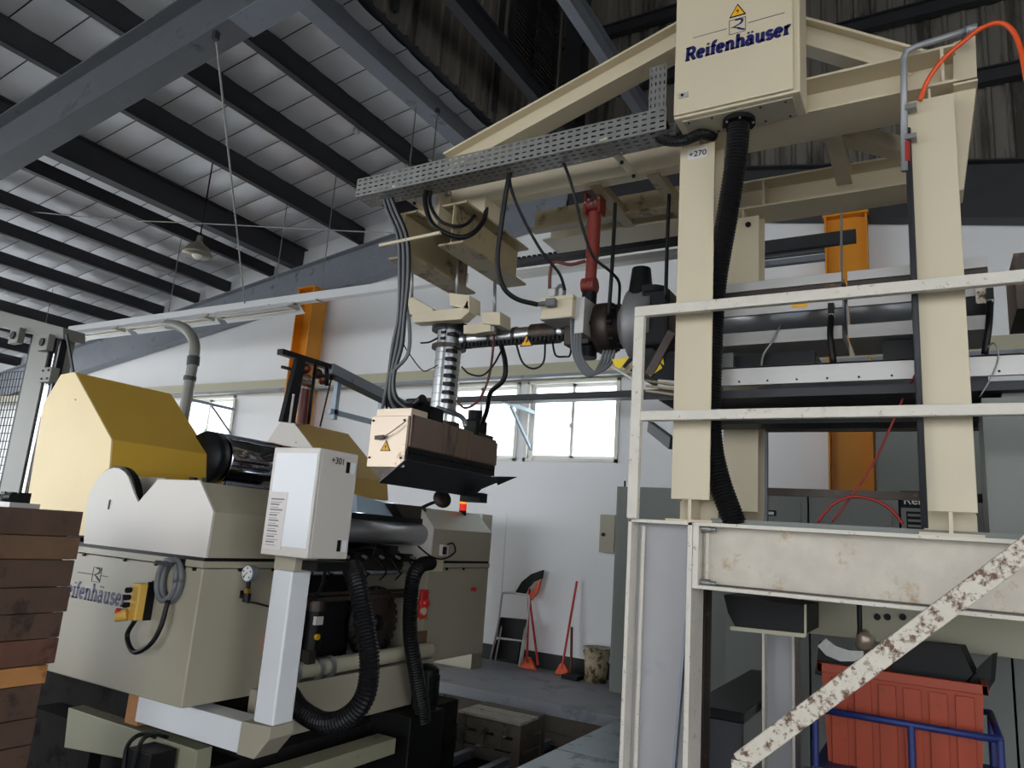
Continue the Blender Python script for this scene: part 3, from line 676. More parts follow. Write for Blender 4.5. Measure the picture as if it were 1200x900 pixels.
# black supply hoses at the barrel
for i, (x, y0_, y1_) in enumerate(((974, 362, 425), (1160, 345, 415))):
    p0 = P(x, y0_, Y=YS-.03); MB().cb(p0, .03, .03, .06).build('hose_socket', 'rubber', ex)
    MB().cyl(p0-V(0, 0, .05), p0-V(0, 0, .03), .017, 10).build('hose_clamp', 'alu_strip', ex)
    cable('supply_hose', [p0-V(0, 0, .03), P(x-1, (y0_+y1_)/2, Y=YS-.06), P(x+(3 if i == 0 else -6), y1_, Y=YS-.05)], .016, 'rubber', ex)
cable('sensor_lead', [P(914, 382, Y=YS-.02), P(905, 400, Y=YS-.04), P(895, 415, Y=YS-.04), P(892, 430, Y=YS-.02)], .006, 'zinc', ex)
cable('sensor_lead', [P(1148, 465, Y=YS-.08), P(1160, 445, Y=YS-.09), P(1170, 420, Y=YS-.08), P(1165, 402, Y=YS-.08), P(1152, 412, Y=YS-.05)], .004, 'zinc', ex)
MB().box(P(928, 356, Y=YS).x, P(946, 356, Y=YS).x, YS-.004, YS, P(928, 361, Y=YS).z, P(928, 356, Y=YS).z).build('name_plate', 'warn_yellow', ex)
# gear disc, screen changer and flanges in front of the barrel
MB().lathe((AX(733), YA, ZA), (1, 0, 0), [(0, 0), (0, .15), (.03, .17), (.06, .24), (.1, .25), (.24, .25), (.24, 0)], 36).build('thrust_disc', 'cast_grey', ex)
MB().lathe((AX(694), YA, ZA), (1, 0, 0), [(0, 0), (0, .11), (.06, .12), (.06, .17), (.15, .17), (.17, .15), (.17, .1), (.32, .1), (.32, 0)], 24).build('screen_changer', 'steel_dark_hot', ex)
for k in range(8): q = k*math.pi/4; MB().cyl((AX(694)+.02, YA+.145*math.cos(q), ZA+.145*math.sin(q)), (AX(694)+.2, YA+.145*math.cos(q), ZA+.145*math.sin(q)), .016, 6).build('flange_bolt', 'black', ex)
MB().box(AX(670), AX(694)+.03, YA-.12, YA+.12, ZA-.13, ZA+.15).build('changer_block', 'steel_dark_hot', ex, .01)
MB().cyl((AX(690), YA-.02, ZA-.12), (AX(690), YA-.02, ZA-.2), .07, 14).build('changer_foot', 'black_sheet', ex)
# motor block next to the disc
mb = MB().box(AX(764), AX(796), YA-.22, YA+.2, ZA-.2, ZA+.16); mb.build('drive_block', 'black_sheet', ex, .02)
MB().cyl((AX(757), YA-.12, ZA+.12), (AX(757), YA-.12, ZA+.34), .085, 14, .06).build('vent_cap', 'black_sheet', ex)
MB().cyl((AX(770), YA-.1, ZA+.12), (AX(770), YA-.1, ZA+.2), .1, 14).build('cap_base', 'black_sheet', ex)
MB().bar(P(789, 390, Y=4.0), P(762, 440, Y=4.02), .05, .06, (0, 1, 0)).build('brace_arm', 'steel_dark_hot', ex)
# hazard striped guard
hz = MB().prism([P(718, 423, Y=4.0), P(790, 412, Y=4.0), P(800, 446, Y=4.0), P(750, 442, Y=4.0)], (0, .35, 0)).build('hazard_guard', 'black_sheet', ex)
MB().prism([P(717, 421, Y=3.995), P(737, 419, Y=3.995), P(727, 432, Y=3.995), P(721, 430, Y=3.995)], (0, .004, 0)).build('hazard_stripe', 'hazard_yellow', hz)
MB().prism([P(728, 436, Y=3.995), P(744, 420, Y=3.995), P(752, 419, Y=3.995), P(733, 440, Y=3.995)], (0, .004, 0)).build('hazard_stripe', 'cream_dark', hz)
MB().prism([P(758, 437, Y=3.995), P(773, 425, Y=3.995), P(776, 431, Y=3.995), P(762, 441, Y=3.995)], (0, .004, 0)).build('hazard_stripe', 'hazard_yellow', hz)
MB().prism([P(771, 417, Y=3.995), P(777, 419, Y=3.995), P(778, 428, Y=3.995), P(773, 424, Y=3.995)], (0, .004, 0)).build('hazard_stripe', 'hazard_yellow', hz)
MB().bar(P(717, 430, Y=3.99), P(746, 447, Y=3.99), .006, .01).build('edge_trim', 'alu_strip', hz)
for k in range(3): MB().bar(P(757, 446+6*k, Y=4.0), P(800, 452+6*k, Y=4.0), .02, .012).build('lower_rib', 'cream_dark', hz)

# ------------------------------------------------------------------ adapter pipe to the die
ad = thing('adapter_pipe', 'horizontal heated melt pipe with clamp bands and warning triangle', 'pipe', (-2.5, YA, ZA))
xa, xb = AX(543), AX(672)
MB().cyl((xa, YA, ZA), (xb, YA, ZA), .06, 20).build('pipe', 'brushed', ad)
L_ = xb-xa
for k in range(5):
    x = xa+.05+k*(L_-.1)/4
    MB().cyl((x-.012, YA, ZA), (x+.012, YA, ZA), .066, 20).build('clamp_band', 'steel_dark_hot', ad)
    MB().cb((x+.02, YA-.05, ZA-.06), .03, .03, .03).build('clamp_screw', 'black', ad)
for k in range(26): MB().cb((xa+.04+k*(L_-.08)/25, YA-.08, ZA-.06), .012, .02, .03).build('terminal', 'black_sheet', ad)
MB().box(xa, xb, YA-.075, YA-.03, ZA-.075, ZA-.05).build('terminal_strip', 'black', ad)
MB().cyl((AX(624), YA, ZA), (AX(655), YA, ZA), .075, 20).build('heater_band', 'steel_dark_hot', ad)
warn_sign(P(617, 401, Y=YA-.085), V(1, 0, 0), V(0, 0, 1), V(0, -1, 0), .1, ad)
# vertical feed pipe with heater bands
DX = P(524, 430, Y=YA).x
vp = thing('feed_pipe', 'vertical silver feed pipe with black heater clamps above the die', 'pipe', (DX, YA, 2.6))
z0, z1 = P(524, 482, Y=YA).z, P(524, 388, Y=YA).z
MB().cyl((DX, YA, z0), (DX, YA, z1), .095, 24).build('pipe', 'brushed', vp)
zf1 = P(524, 408, Y=YA).z
MB().cyl((DX, YA, zf1-.012), (DX, YA, zf1+.012), .13, 24).build('ring_flange', 'steel_dark_hot', vp)
MB().cyl((DX, YA, z1-.01), (DX, YA, z1+.04), .14, 24).build('top_flange', 'black_sheet', vp)
for k in range(9):
    z = z0+.06+k*(z1-z0-.08)/8.6
    if abs(z-zf1) < .03: continue
    MB().box(DX+.045, DX+.105, YA-.1, YA-.03, z-.01, z+.014).build('heater_clamp', 'black', vp)
    MB().cyl((DX, YA, z-.005), (DX, YA, z+.002), .0965, 24).build('band_edge', 'zinc', vp)
for k in range(3): MB().box(DX-.01, DX+.03, YA-.105, YA-.09, z1-.05-.045*k, z1-.03-.045*k).build('terminal_block', 'black', vp)
# cream suspension brackets with rods
sb = thing('suspension_bracket', 'cream lever brackets with threaded rods holding the feed pipe', 'bracket', (DX, YA, z1))
def pbox(px, Y0, Y1, nm, m='cream', par=None, bev=.004):
    return MB().prism([P(x, y, Y=Y0) for x, y in px], (0, Y1-Y0, 0)).build(nm, m, par or sb, bev)
pbox([(482, 367), (543, 360), (548, 350), (550, 365), (540, 374), (484, 378)], 4.1, 4.2, 'lever')
pbox([(476, 349), (481, 347), (508, 362), (505, 366), (476, 369)], 4.14, 4.2, 'side_plate')
pbox([(526, 343), (550, 346), (550, 363), (527, 358)], 4.1, 4.25, 'clamp_block')
pbox([(543, 381), (575, 376), (575, 388), (555, 391), (543, 391)], 4.12, 4.2, 'lever')
pbox([(564, 366), (586, 365), (586, 381), (565, 379)], 4.1, 4.25, 'clamp_block')
for x, ya, yb in ((536, 296, 346), (580, 330, 366), (483, 300, 350)):
    MB().tube([P(x, ya, Y=4.15), P(x-.5, yb, Y=4.15)], .012, 8).build('threaded_rod', 'zinc', sb)
for x, y in ((534, 359), (578, 384)): c = P(x, y, Y=4.15); MB().cyl(c-V(0, 0, .03), c+V(0, 0, .01), .02, 6).build('nut', 'zinc', sb)

# ------------------------------------------------------------------ flat film die
DN, DF = 3.68, 4.79
XN0, XN1 = -3.23, -2.92
dz1, dz0 = 2.41, 2.075
di = thing('film_die', 'heavy brown-stained flat film die hanging over the roll machine', 'die', (-3.07, 4.2, 1.99))
MB().box(XN0+.01, XN1, DN+.01, DF, dz0+.12, dz1).build('body', 'die_side', di, .004)
sp_ = MB().box(XN0, XN1-.005, DN, DN+.012, dz0, dz1).build('side_plate', 'die_plate', di, .003)
for x in (XN0+.02, XN1-.03):
    for z in (dz0+.06, dz1-.03): MB().cyl((x, DN-.008, z), (x, DN, z), .008, 6).build('screw', 'black', sp_)
warn_sign(P(452, 524, Y=DN-.001), V(1, 0, 0), V(0, 0, 1), V(0, -1, 0), .085, sp_)
lv_ = MB().bar(P(440, 513, Y=DN-.02), P(450, 512, Y=DN-.02), .02, .025).build('latch', 'steel_dark_hot', sp_); cable('latch_wire', [P(448, 513, Y=DN-.02), P(460, 505, Y=DN-.03), P(476, 493, Y=DN-.02)], .004, 'zinc', sp_)
MB().box(XN0+.02, XN1-.0, DN+.02, DN+.2, dz1, dz1+.055).build('end_cap', 'die_plate', di, .004)
MB().box(XN0+.04, XN1-.02, DF-.22, DF-.02, dz1, dz1+.03).build('end_cap', 'steel_dark_hot', di, .004)
MB().box(XN1, XN1+.015, DN+.02, DF-.36, dz0+.14, dz1+.012).build('side_cover', 'die_side', di, .003); MB().box(XN1, XN1+.012, DF-.35, DF, dz0+.14, dz1-.02).build('side_cover', 'die_side', di, .003)
MB().box(XN1-.01, XN1+.006, DN+.015, DF-.01, dz0+.06, dz0+.135).build('lip_bolt_rail', 'black_sheet', di)
for k in range(28): MB().cyl((XN1-.0, DN+.05+k*.038, dz0+.1), (XN1+.014, DN+.05+k*.038, dz0+.1), .009, 6).build('lip_bolt', 'black', di)
# wedge shaped lip below
MB().prism([(XN0+.02, DN+.01, dz0+.12), (XN1, DN+.01, dz0+.12), (XN1-.03, DN+.01, dz0+.02), (XN0+.16, DN+.01, dz0-.09), (XN0+.13, DN+.01, dz0-.09), (XN0+.03, DN+.01, dz0)], (0, DF-DN-.02, 0)).build('lip', 'steel_dark_hot', di)
# black deflector sheet
a_, b2, c_, d2 = V(XN1+.03, DN-.03, dz0+.05), V(XN1+.03, DF+.1, dz0+.05), V(XN0+.14, DF-.12, dz0-.1), V(XN0+.14, DN-.03, dz0-.1)
MB().prism([a_, b2, c_, d2], V(.35, 0, -.7).normalized()*.006).build('deflector_sheet', 'slate_sheet', di)
MB().prism([V(XN1+.02, DF-.05, dz0+.05), V(XN1+.12, DF+.14, dz0+.07), V(XN1-.02, DF+.1, dz0+.0)], (0, 0, .004)).build('deflector_tip', 'slate_sheet', di)
MB().box(XN0+.12, XN0+.3, DF-.16, DF-.06, dz0-.15, dz0-.08).build('lower_bracket', 'black', di)
# motors and plugs on the top
q = V(XN1-.09, DN+.42, dz1)
MB().box(q.x-.05, q.x+.05, q.y-.13, q.y+.02, q.z, q.z+.12).build('plug_box', 'black', di, .01); MB().box(q.x-.12, q.x+.02, q.y-.22, q.y-.1, q.z+.05, q.z+.16).build('plug_box', 'black_sheet', di, .015)
MB().cyl((q.x+.02, q.y-.3, q.z+.04), (q.x+.02, q.y-.16, q.z+.09), .045, 12).build('plug', 'black', di); MB().cyl((q.x-.06, q.y-.2, q.z+.1), (q.x+.08, q.y-.28, q.z+.14), .03, 12).build('plug', 'rubber', di)
my = P(557, 505, X=q.x).y
MB().box(q.x-.06, q.x+.06, my-.08, my+.08, q.z, q.z+.13).build('motor', 'black', di, .015); MB().cyl((q.x, my-.02, q.z+.12), (q.x, my-.02, q.z+.2), .055, 12).build('motor_cap', 'black', di)
MB().box(q.x-.09, q.x+.04, q.y-.34, q.y-.22, q.z, q.z+.1).build('plug_box', 'black', di, .012)
MB().cyl((DX, YA, dz1), (DX, YA, dz1+.06), .13, 20).build('neck', 'steel_dark_hot', di)
for pts in ([(512, 478), (540, 488), (546, 500)],): cable('bent_pipe', [P(x, y, Y=4.15) for x, y in pts], .018, 'brushed', di)

# red swivel column
rs = thing('hydraulic_cylinder', 'red hydraulic cylinder with jointed ends hanging from the gantry', 'cylinder', P(692, 355, Y=4.2))
def on(x, y, Y=4.2): return P(x, y, Y=Y)
MB().cyl(on(697, 250), on(694, 302), .045, 16).build('barrel', 'red_paint', rs); MB().cyl(on(694, 300), on(692, 330), .038, 16).build('rod_sleeve', 'red_paint', rs)
c = on(697, 240); MB().cyl(c-V(.05, 0, 0), c+V(.05, 0, 0), .05, 14).build('upper_joint', 'red_paint', rs); MB().box(c.x-.06, c.x-.045, c.y-.05, c.y+.05, c.z-.08, c.z+.08).build('fork', 'red_paint', rs); MB().box(c.x+.045, c.x+.06, c.y-.05, c.y+.05, c.z-.08, c.z+.08).build('fork', 'red_paint', rs)
for k in range(5): MB().ball(c+V(-.05+.025*k, -.05, .02*math.sin(k*2)), .012, 6).build('bolt', 'zinc', rs)
c = on(691, 335); MB().cyl(c-V(.045, 0, 0), c+V(.045, 0, 0), .055, 16).build('lower_joint', 'red_paint', rs); MB().ball(c+V(.02, -.06, 0), .008, 6).build('bolt', 'zinc', rs)
MB().cyl(on(691, 343), on(690, 356), .05, 14).build('base', 'black', rs); MB().cyl(on(690, 354), on(690, 372), .035, 12).build('stud', 'black', rs)

# cream junction box with grey plugs
jb = thing('junction_box', 'cream junction box with grey cable plugs clamped to the melt pipe', 'junction box', P(660, 386, Y=4.05))
x0_, x1_ = P(633, 370, Y=4.0).x, P(670, 370, Y=4.0).x; za_, zb_ = P(633, 374, Y=4.0).z, P(633, 349, Y=4.0).z
MB().box(x0_, x1_, 4.0, 4.2, za_, zb_).build('body', 'cream', jb, .006); MB().box(x0_-.004, x1_+.004, 3.996, 4.204, zb_-.03, zb_).build('lid', 'cream', jb, .004); MB().box(x0_+.0, x1_, 4.0, 4.2, za_-.004, za_-.001).build('bottom_plate', 'alu_strip', jb)
MB().box(x1_, x1_+.06, 4.05, 4.25, za_-.1, za_+.14).build('mount_plate', 'alu_strip', jb)
c = P(646, 355, Y=3.97); MB().cb(c, .07, .05, .055).build('plug', 'grey_cable', jb, .01); MB().cyl(c-V(.09, 0, 0), c-V(.03, 0, 0), .016, 10).build('plug_neck', 'grey_cable', jb)
c2 = P(648, 344, Y=4.05); MB().cb(c2, .06, .06, .06).build('plug', 'alu_strip', jb, .01)
cable('plug_arch', [c2+V(.02, 0, .02), c2+V(.05, 0, .05), c2+V(.08, 0, .02), c2+V(.08, 0, -.03)], .012, 'grey_cable', jb)
for k in range(4):
    xx = P(669+3*k, 380, Y=4.05).x
    cable('flex_lead', [V(xx, 4.05+.01*k, za_), P(672+3*k, 415, Y=4.06), P(683+4*k, 436, Y=4.06), P(694+4*k, 440-2*k, Y=4.08), P(704+4*k, 425, Y=4.1), P(708+4*k, 411, Y=4.12)], .01, 'grey_cable', jb)
# ================================================================== ROLL MACHINE
XF = -3.5
rm = thing('roll_machine', 'large grey chill roll machine with yellow hoods standing in the pit', 'machine', (-4.5, 4.3, -.4))
pro = [(-4.66, 1.46), (-4.69, 1.62)]+[(-4.47+.235*math.cos(math.radians(a)), 1.70+.24*math.sin(math.radians(a))) for a in range(185, 20, -15)]+[(-4.225, 1.78), (-4.176, 1.735), (-4.024, 1.878), (-3.642, 1.881), (-3.486, 1.714), (-3.49, 1.46)]
hood = [(-5.60, 1.5), (-5.66, 2.40), (-5.504, 2.615), (-5.332, 2.625), (-4.735, 2.135), (-4.70, 1.954), (-4.70, 1.5)]
for k, (ya, yb, yh0, yh1) in enumerate(((2.75, 3.45, 2.85, 3.63), (4.85, 5.77, 4.95, 5.73))):
    fr = MB().box(-5.75, XF, ya, yb, .68, 1.40).build('side_frame', 'machine_grey', rm, .006)
    MB().box(-5.75, XF+.006, ya-.006, yb, 1.405, 1.44).build('joint_strip', 'machine_grey', fr)
    MB().box(-5.74, XF-.004, ya+.006, yb-.01, 1.43, 1.465).build('seal', 'black', fr)
    for x in (-4.62, -4.2, -3.9, -3.56): MB().cyl((x, ya-.014, 1.395), (x, ya, 1.395), .011, 8).build('screw', 'black', fr)
    for y in (.25, .5): MB().cyl((XF, ya+y, 1.395), (XF+.012, ya+y, 1.395), .011, 8).build('screw', 'black', fr)
    cv = MB().prism([(x, ya, z) for x, z in pro], (0, .014, 0)).build('front_cover', 'machine_light', fr)
    shell = [(-4.64, 1.46), (-4.66, 1.65), (-4.47, 1.90), (-4.2, 1.90), (-4.1, 1.86), (-3.65, 1.872), (-3.492, 1.71), (-3.494, 1.46)]
    MB().cyl((-4.47, ya+.014, 1.70), (-4.47, ya+.06, 1.70), .252, 40).build('cover_seal', 'black', fr)
    MB().prism([(x, ya+.16, z) for x, z in shell], (0, yb-ya-.17, 0)).build('cover_shell', 'machine_grey', fr)
    MB().box(-4.1, -3.49, ya+.015, ya+.17, 1.46, 1.71).prism([(-4.02, ya+.015, 1.71), (-3.494, ya+.015, 1.71), (-3.65, ya+.015, 1.874), (-4.02, ya+.015, 1.87)], (0, .15, 0)).build('cover_front_shell', 'machine_grey', fr)
    MB().box(-4.47, -4.455, ya-.003, ya, 1.68, 1.74).build('slot', 'black', cv)
    hd = MB().prism([(x, yh0+.012, z) for x, z in hood], (0, yh1-yh0-.012, 0)).build('hood', 'hood_yellow', rm)
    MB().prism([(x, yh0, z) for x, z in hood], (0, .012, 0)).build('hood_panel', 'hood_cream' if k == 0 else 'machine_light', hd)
    MB().cyl((-5.25, yh0-.004, 2.42), (-5.25, yh0, 2.42), .008, 8).build('rivet', 'zinc', hd)
    if k == 0:
        for x in (-4.35, -4.22): MB().box(x, x+.05, 3.2, 3.23, 1.88, 1.93).build('hinge', 'black', fr)
# logo on the near frame
pe = P(146, 709, Y=2.749); ps = P(69, 697, Y=2.749)
logo_text('Reifenhäuser', V(ps.x, 2.749, P(120, 706, Y=2.749).z-.005), V(1, 0, 0), V(0, 0, 1), V(0, -1, 0), pe.x-ps.x, 'logo_blue', rm, wgt=.15, th=.0006)
eb = P(107, 681, Y=2.7485); emblem(V(eb.x, 2.7485, eb.z), .085, rm, 'black', False)
MB().box(eb.x-.16, eb.x, 2.7475, 2.749, eb.z+.038, eb.z+.042).box(eb.x+.085, eb.x+.16, 2.7475, 2.749, eb.z+.038, eb.z+.042).build('emblem_rule', 'black', rm)
# rolls between the frames
rc_ = P(256, 538, Y=3.75)
ch = MB().lathe((rc_.x, 3.72, rc_.z), (0, 1, 0), [(0, 0), (0, .195), (.006, .2), (1.12, .2), (1.126, .195), (1.126, 0)], 48).build('chrome_roll', 'chrome', rm)
MB().lathe((rc_.x, 3.6, rc_.z), (0, 1, 0), [(0, 0), (0, .19), (.02, .2), (.09, .2), (.09, .175), (.125, .17), (.125, 0)], 36).build('roll_bearing', 'black_sheet', ch)
MB().lathe((rc_.x, 4.85, rc_.z), (0, 1, 0), [(0, 0), (0, .17), (.1, .21), (.1, 0)], 36).build('roll_bearing', 'black_sheet', ch)
MB().lathe((-4.1, 3.3, 1.72), (0, 1, 0), [(0, 0), (0, .2), (1.7, .2), (1.7, 0)], 36).build('chrome_roll', 'chrome', rm)
c = P(500, 627, X=-3.62)
lr = MB().lathe((-3.62, 3.4, c.z), (0, 1, 0), [(0, 0), (0, .085), (c.y-3.36, .085), (c.y-3.36, 0)], 28).build('guide_roll', 'brushed', rm)
MB().lathe((-3.62, 3.38, c.z), (0, 1, 0), [(0, 0), (0, .04), (1.5, .04), (1.5, 0)], 12).build('journal', 'steel_dark_hot', lr)
MB().lathe((-3.85, 3.4, 1.42), (0, 1, 0), [(0, 0), (0, .1), (1.48, .1), (1.48, 0)], 24).build('guide_roll', 'steel_dark_hot', rm)
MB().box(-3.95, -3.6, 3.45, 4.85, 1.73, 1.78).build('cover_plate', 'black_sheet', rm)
MB().prism([P(418, 600, X=-3.75), P(466, 606, X=-3.75), P(462, 592, X=-3.75), P(418, 580, X=-3.75)], (-.12, 0, 0.02)).build('inclined_cover', 'pale_blue', rm)
MB().prism([P(474, 608, X=-3.62), P(507, 615, X=-3.62), P(498, 594, X=-3.62), P(462, 590, X=-3.62)], (-.1, 0, .0)).build('end_cover', 'steel_dark_hot', rm)
MB().bar(V(-3.66, 3.45, 1.36), V(-3.66, 4.85, 1.36), .05, .02).build('scraper_bar', 'grey_steel', rm)
MB().bar(V(-3.6, 3.45, 1.19), V(-3.6, 4.85, 1.19), .04, .03).build('tie_bar', 'steel_dark_hot', rm); MB().bar(V(-3.66, 3.45, 1.22), V(-3.66, 4.85, 1.22), .04, .02).build('tie_bar', 'steel_dark_hot', rm)
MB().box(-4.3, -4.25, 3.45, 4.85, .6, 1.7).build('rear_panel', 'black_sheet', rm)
# clutter of drives and plugs in the dark middle
for k in range(7):
    y = 3.55+.19*k; MB().box(-3.72-.04*(k % 2), -3.62, y, y+.1, 1.44+.03*(k % 3), 1.5+.03*(k % 3)).build('nozzle_block', 'black_sheet', rm, .004)
    MB().cyl((-3.6, y+.05, 1.48), (-3.56, y+.05, 1.47), .012, 8).build('nozzle', 'zinc', rm)
    cable('roll_lead', [V(-3.6, y, 1.46), V(-3.55, y+.05, 1.40-.03*(k % 2)), V(-3.58, y+.12, 1.36), V(-3.66, y+.15, 1.3)], .006, 'rubber', rm)
# radial fan
fc = P(444, 730, X=-3.62)
fn = MB().lathe((-3.70, fc.y, fc.z), (1, 0, 0), [(0, 0), (0, .26), (.03, .26), (.04, .2), (.05, .06), (.09, .05), (.09, 0)], 28).build('fan_wheel', 'black', rm)
for k in range(26):
    q = 2*math.pi*k/26; d_ = V(0, math.cos(q), math.sin(q)); MB().bar(V(-3.64, fc.y, fc.z)+d_*.06, V(-3.655, fc.y, fc.z)+d_*.255, .035, .008, V(1, .0, 0)).build('fan_blade', 'steel_dark_hot', fn)
fc2 = P(385, 735, X=-3.78); MB().lathe((-3.9, fc2.y, fc2.z), (1, 0, 0), [(0, 0), (0, .2), (.12, .2), (.14, .16), (.16, 0)], 24).build('drive_motor', 'black', rm)
for k in range(8): MB().lathe((-3.88+.018*k, fc2.y, fc2.z), (1, 0, 0), [(0, .2), (0, .215), (.006, .215), (.006, .2)], 20).build('cooling_fin', 'black_sheet', rm)
# filter unit
c = P(368, 735, X=-3.4); fu = MB().cyl(c-V(0, 0, .13), c+V(0, 0, .1), .05, 14).build('filter_bowl', 'black', rm); MB().cyl(c+V(0, 0, .1), c+V(0, 0, .16), .055, 14).build('filter_head', 'steel_dark_hot', rm)
MB().box(c.x+.03, c.x+.052, c.y-.045, c.y+.02, c.z+.02, c.z+.07).build('label_plate', 'paper', fu); MB().cyl(c+V(.045, -.02, -.05), c+V(.065, -.02, -.05), .018, 10).build('gauge_button', 'warn_yellow', fu)
# beige water pipe with clamps and lower panels
pp = MB().cyl((-3.42, 3.3, .80), (-3.42, 4.85, .80), .052, 16).build('water_pipe', 'cabinet_beige', rm)
for y in (3.42, 3.62, 3.72): MB().cyl((-3.42, y, .8), (-3.42, y+.035, .8), .068, 16).build('pipe_clamp', 'brushed', pp)
MB().box(-3.42, -3.36, 3.5, 3.56, .84, .92).build('valve', 'steel_dark_hot', pp)
MB().box(-3.5, -3.44, 3.2, 4.95, .42, .72).build('lower_panel', 'machine_grey', rm, .004)
MB().box(-3.4, -3.24, 2.95, 4.3, .2, .3).build('base_rail', 'channel_green', rm, .004)
MB().box(-5.7, -3.6, 3.3, 3.44, .3, .68).build('base_block', 'pit', rm); MB().box(-5.7, -3.9, 5.0, 5.6, -.4, .68).build('base_block', 'black_sheet', rm)  # dark colour stands in for the shade below the frames
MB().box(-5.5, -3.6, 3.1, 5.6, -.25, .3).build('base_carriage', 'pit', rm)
for x in (-5.2, -3.9):
    for y in (3.3, 5.3): MB().cyl((x-.04, y, -.28), (x+.04, y, -.28), .12, 20).build('rail_wheel', 'black', rm)
gb = MB().prism([P(80, 829, Y=2.9), P(231, 879, Y=2.9), P(228, 905, Y=2.9), P(75, 876, Y=2.9)], (0, .1, 0)).build('base_channel', 'channel_green', rm, .004)
MB().box(-6.2, -3.7, 3.3, 3.4, -.4, .3).build('base_plinth', 'pit', rm)  # painted near-black for the shaded gap under the machine
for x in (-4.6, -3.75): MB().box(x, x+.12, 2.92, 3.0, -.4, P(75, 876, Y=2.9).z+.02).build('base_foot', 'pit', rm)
# far frame fittings: hose flange, emergency stop, valve handle
c = P(505, 662, X=XF+.02); MB().box(XF, XF+.05, c.y-.02, c.y+.13, c.z-.05, c.z+.05).build('hose_flange', 'cream', rm, .004)
c = P(494, 706, X=XF); es = MB().lathe((XF, c.y, c.z), (1, 0, 0), [(0, 0), (0, .05), (.03, .05), (.035, .03), (.06, .03), (.06, 0)], 16).build('emergency_stop', 'red_plastic', rm); MB().box(XF, XF+.035, c.y-.045, c.y+.045, c.z-.12, c.z+.1).build('stop_housing', 'red_plastic', es, .01); MB().cyl((XF+.03, c.y-.02, c.z-.06), (XF+.05, c.y-.02, c.z-.06), .03, 14).build('stop_button', 'cream', es)
c = P(492, 725, X=XF); MB().tube([c+V(0, -.06, 0), c+V(.03, 0, .01), c+V(.02, .08, 0)], .01, 8).build('valve_handle', 'brass', rm)
c = P(493, 755, X=XF); MB().box(XF, XF+.01, c.y-.06, c.y+.06, c.z-.1, c.z+.1).build('inspection_plate', 'wood_mid', rm)
c = P(558, 690, X=XF); MB().cyl((XF, c.y-.07, c.z), (XF+.04, c.y-.07, c.z), .016, 10).build('lamp_button', 'red_plastic', rm)
c = P(520, 645, X=XF+.03); MB().cb(c, .05, .07, .09).build('terminal_box', 'machine_light', rm, .004); MB().cb(c+V(.03, -.03, .0), .02, .03, .06).build('switch', 'black', rm)
cable('loop_lead', [c+V(.03, 0, .05), P(531, 637, X=XF+.08), P(533, 647, X=XF+.1), P(520, 655, X=XF+.1), P(505, 652, X=XF+.06), P(490, 640, X=XF+.03)], .007, 'rubber', rm)
# pressure gauge on the near frame
c = P(290, 672, X=XF+.05); pg = MB().cyl(c+V(0, .0, 0), c+V(0, .04, 0), .046, 20).build('pressure_gauge', 'grey_steel', rm)
MB().cyl(c+V(0, -.004, 0), c, .042, 20).build('gauge_dial', 'white_paint', pg); MB().bar(c+V(-.025, -.006, -.02), c+V(.006, -.006, .006), .002, .004, V(0, 1, 0)).build('gauge_needle', 'black', pg)
for k in range(5): q = math.radians(225-67*k); MB().cb(c+V(.03*math.cos(q), -.005, .03*math.sin(q)), .008, .002, .008).build('gauge_mark', 'black', pg)
MB().cyl(c-V(0, -.02, .045), c-V(0, -.02, .1), .012, 8).build('gauge_stem', 'black', pg); MB().cb(c-V(0, -.02, .1), .03, .03, .03).build('gauge_valve', 'brass', pg); MB().cyl(c-V(0, -.02, .11), c-V(0, -.02, .16), .022, 10).build('gauge_fitting', 'black_sheet', pg)
MB().prism([c+V(-.13, .01, -.15), c+V(-.02, .01, -.14), c+V(-.08, .01, -.06), c+V(-.1, .01, -.06)], (0, .02, 0)).build('valve_lever', 'black', pg); cable('gauge_line', [c+V(0, .02, -.16), c+V(.05, .04, -.16), c+V(.1, .12, -.18), c+V(.02, .3, -.2)], .006, 'rubber', pg)
c = P(309, 755, X=XF); MB().box(XF, XF+.03, c.y-.0, c.y+.07, c.z-.05, c.z+.06).build('safety_switch', 'orange_hose', rm, .004); MB().box(XF, XF+.03, c.y-.0, c.y+.05, c.z-.12, c.z-.05).build('switch_foot', 'black', rm)

# ------------------------------------------------------------------ control cabinet on its white post
cc = thing('control_cabinet', 'white control cabinet on a square white post beside the roll machine', 'cabinet', (-3.0, 2.95, .5))
bx0, bx1, by0, by1, bz0, bz1 = -3.125, -2.785, 2.8, 3.1, 1.51, 2.08
MB().box(bx0, bx1, by0+.02, by1, bz0, bz1).build('body', 'machine_light', cc, .006)
dd = MB().box(bx0, bx1, by0, by0+.02, bz0, bz1).build('door', 'machine_light', cc, .005)
MB().box(bx0+.025, bx1-.01, by0-.003, by0, bz0+.05, bz1-.03).build('door_panel', 'white_paint', dd)
dg = MB().box(bx0+.02, bx0+.15, by0-.006, by0-.003, bz0+.03, bz0+.33).build('wiring_chart', 'paper', dd)
for k in range(18): MB().box(bx0+.035, bx0+.09+.045*random.random(), by0-.0075, by0-.006, bz0+.05+k*.014, bz0+.053+k*.014+.004*(k % 2)).build('chart_line', 'ink', dg)
plain_text('+301', V(bx1+.001, by0+.09, bz1-.07), V(0, 1, 0), V(0, 0, 1), V(1, 0, 0), .035, 'black', cc)
for z in (bz1-.08, bz0+.07): MB().box(bx1, bx1+.004, by1-.09, by1-.065, z-.03, z+.03).build('hinge', 'black', cc); MB().box(bx1, bx1+.003, by1-.055, by1-.02, z-.03, z+.03).build('hinge_plate', 'white_paint', cc)
px0, px1 = -3.12, -2.975
MB().box(px0-.0, px1+.012, 2.9, 3.06, 1.43, bz0).build('post_head', 'machine_grey', cc, .004)
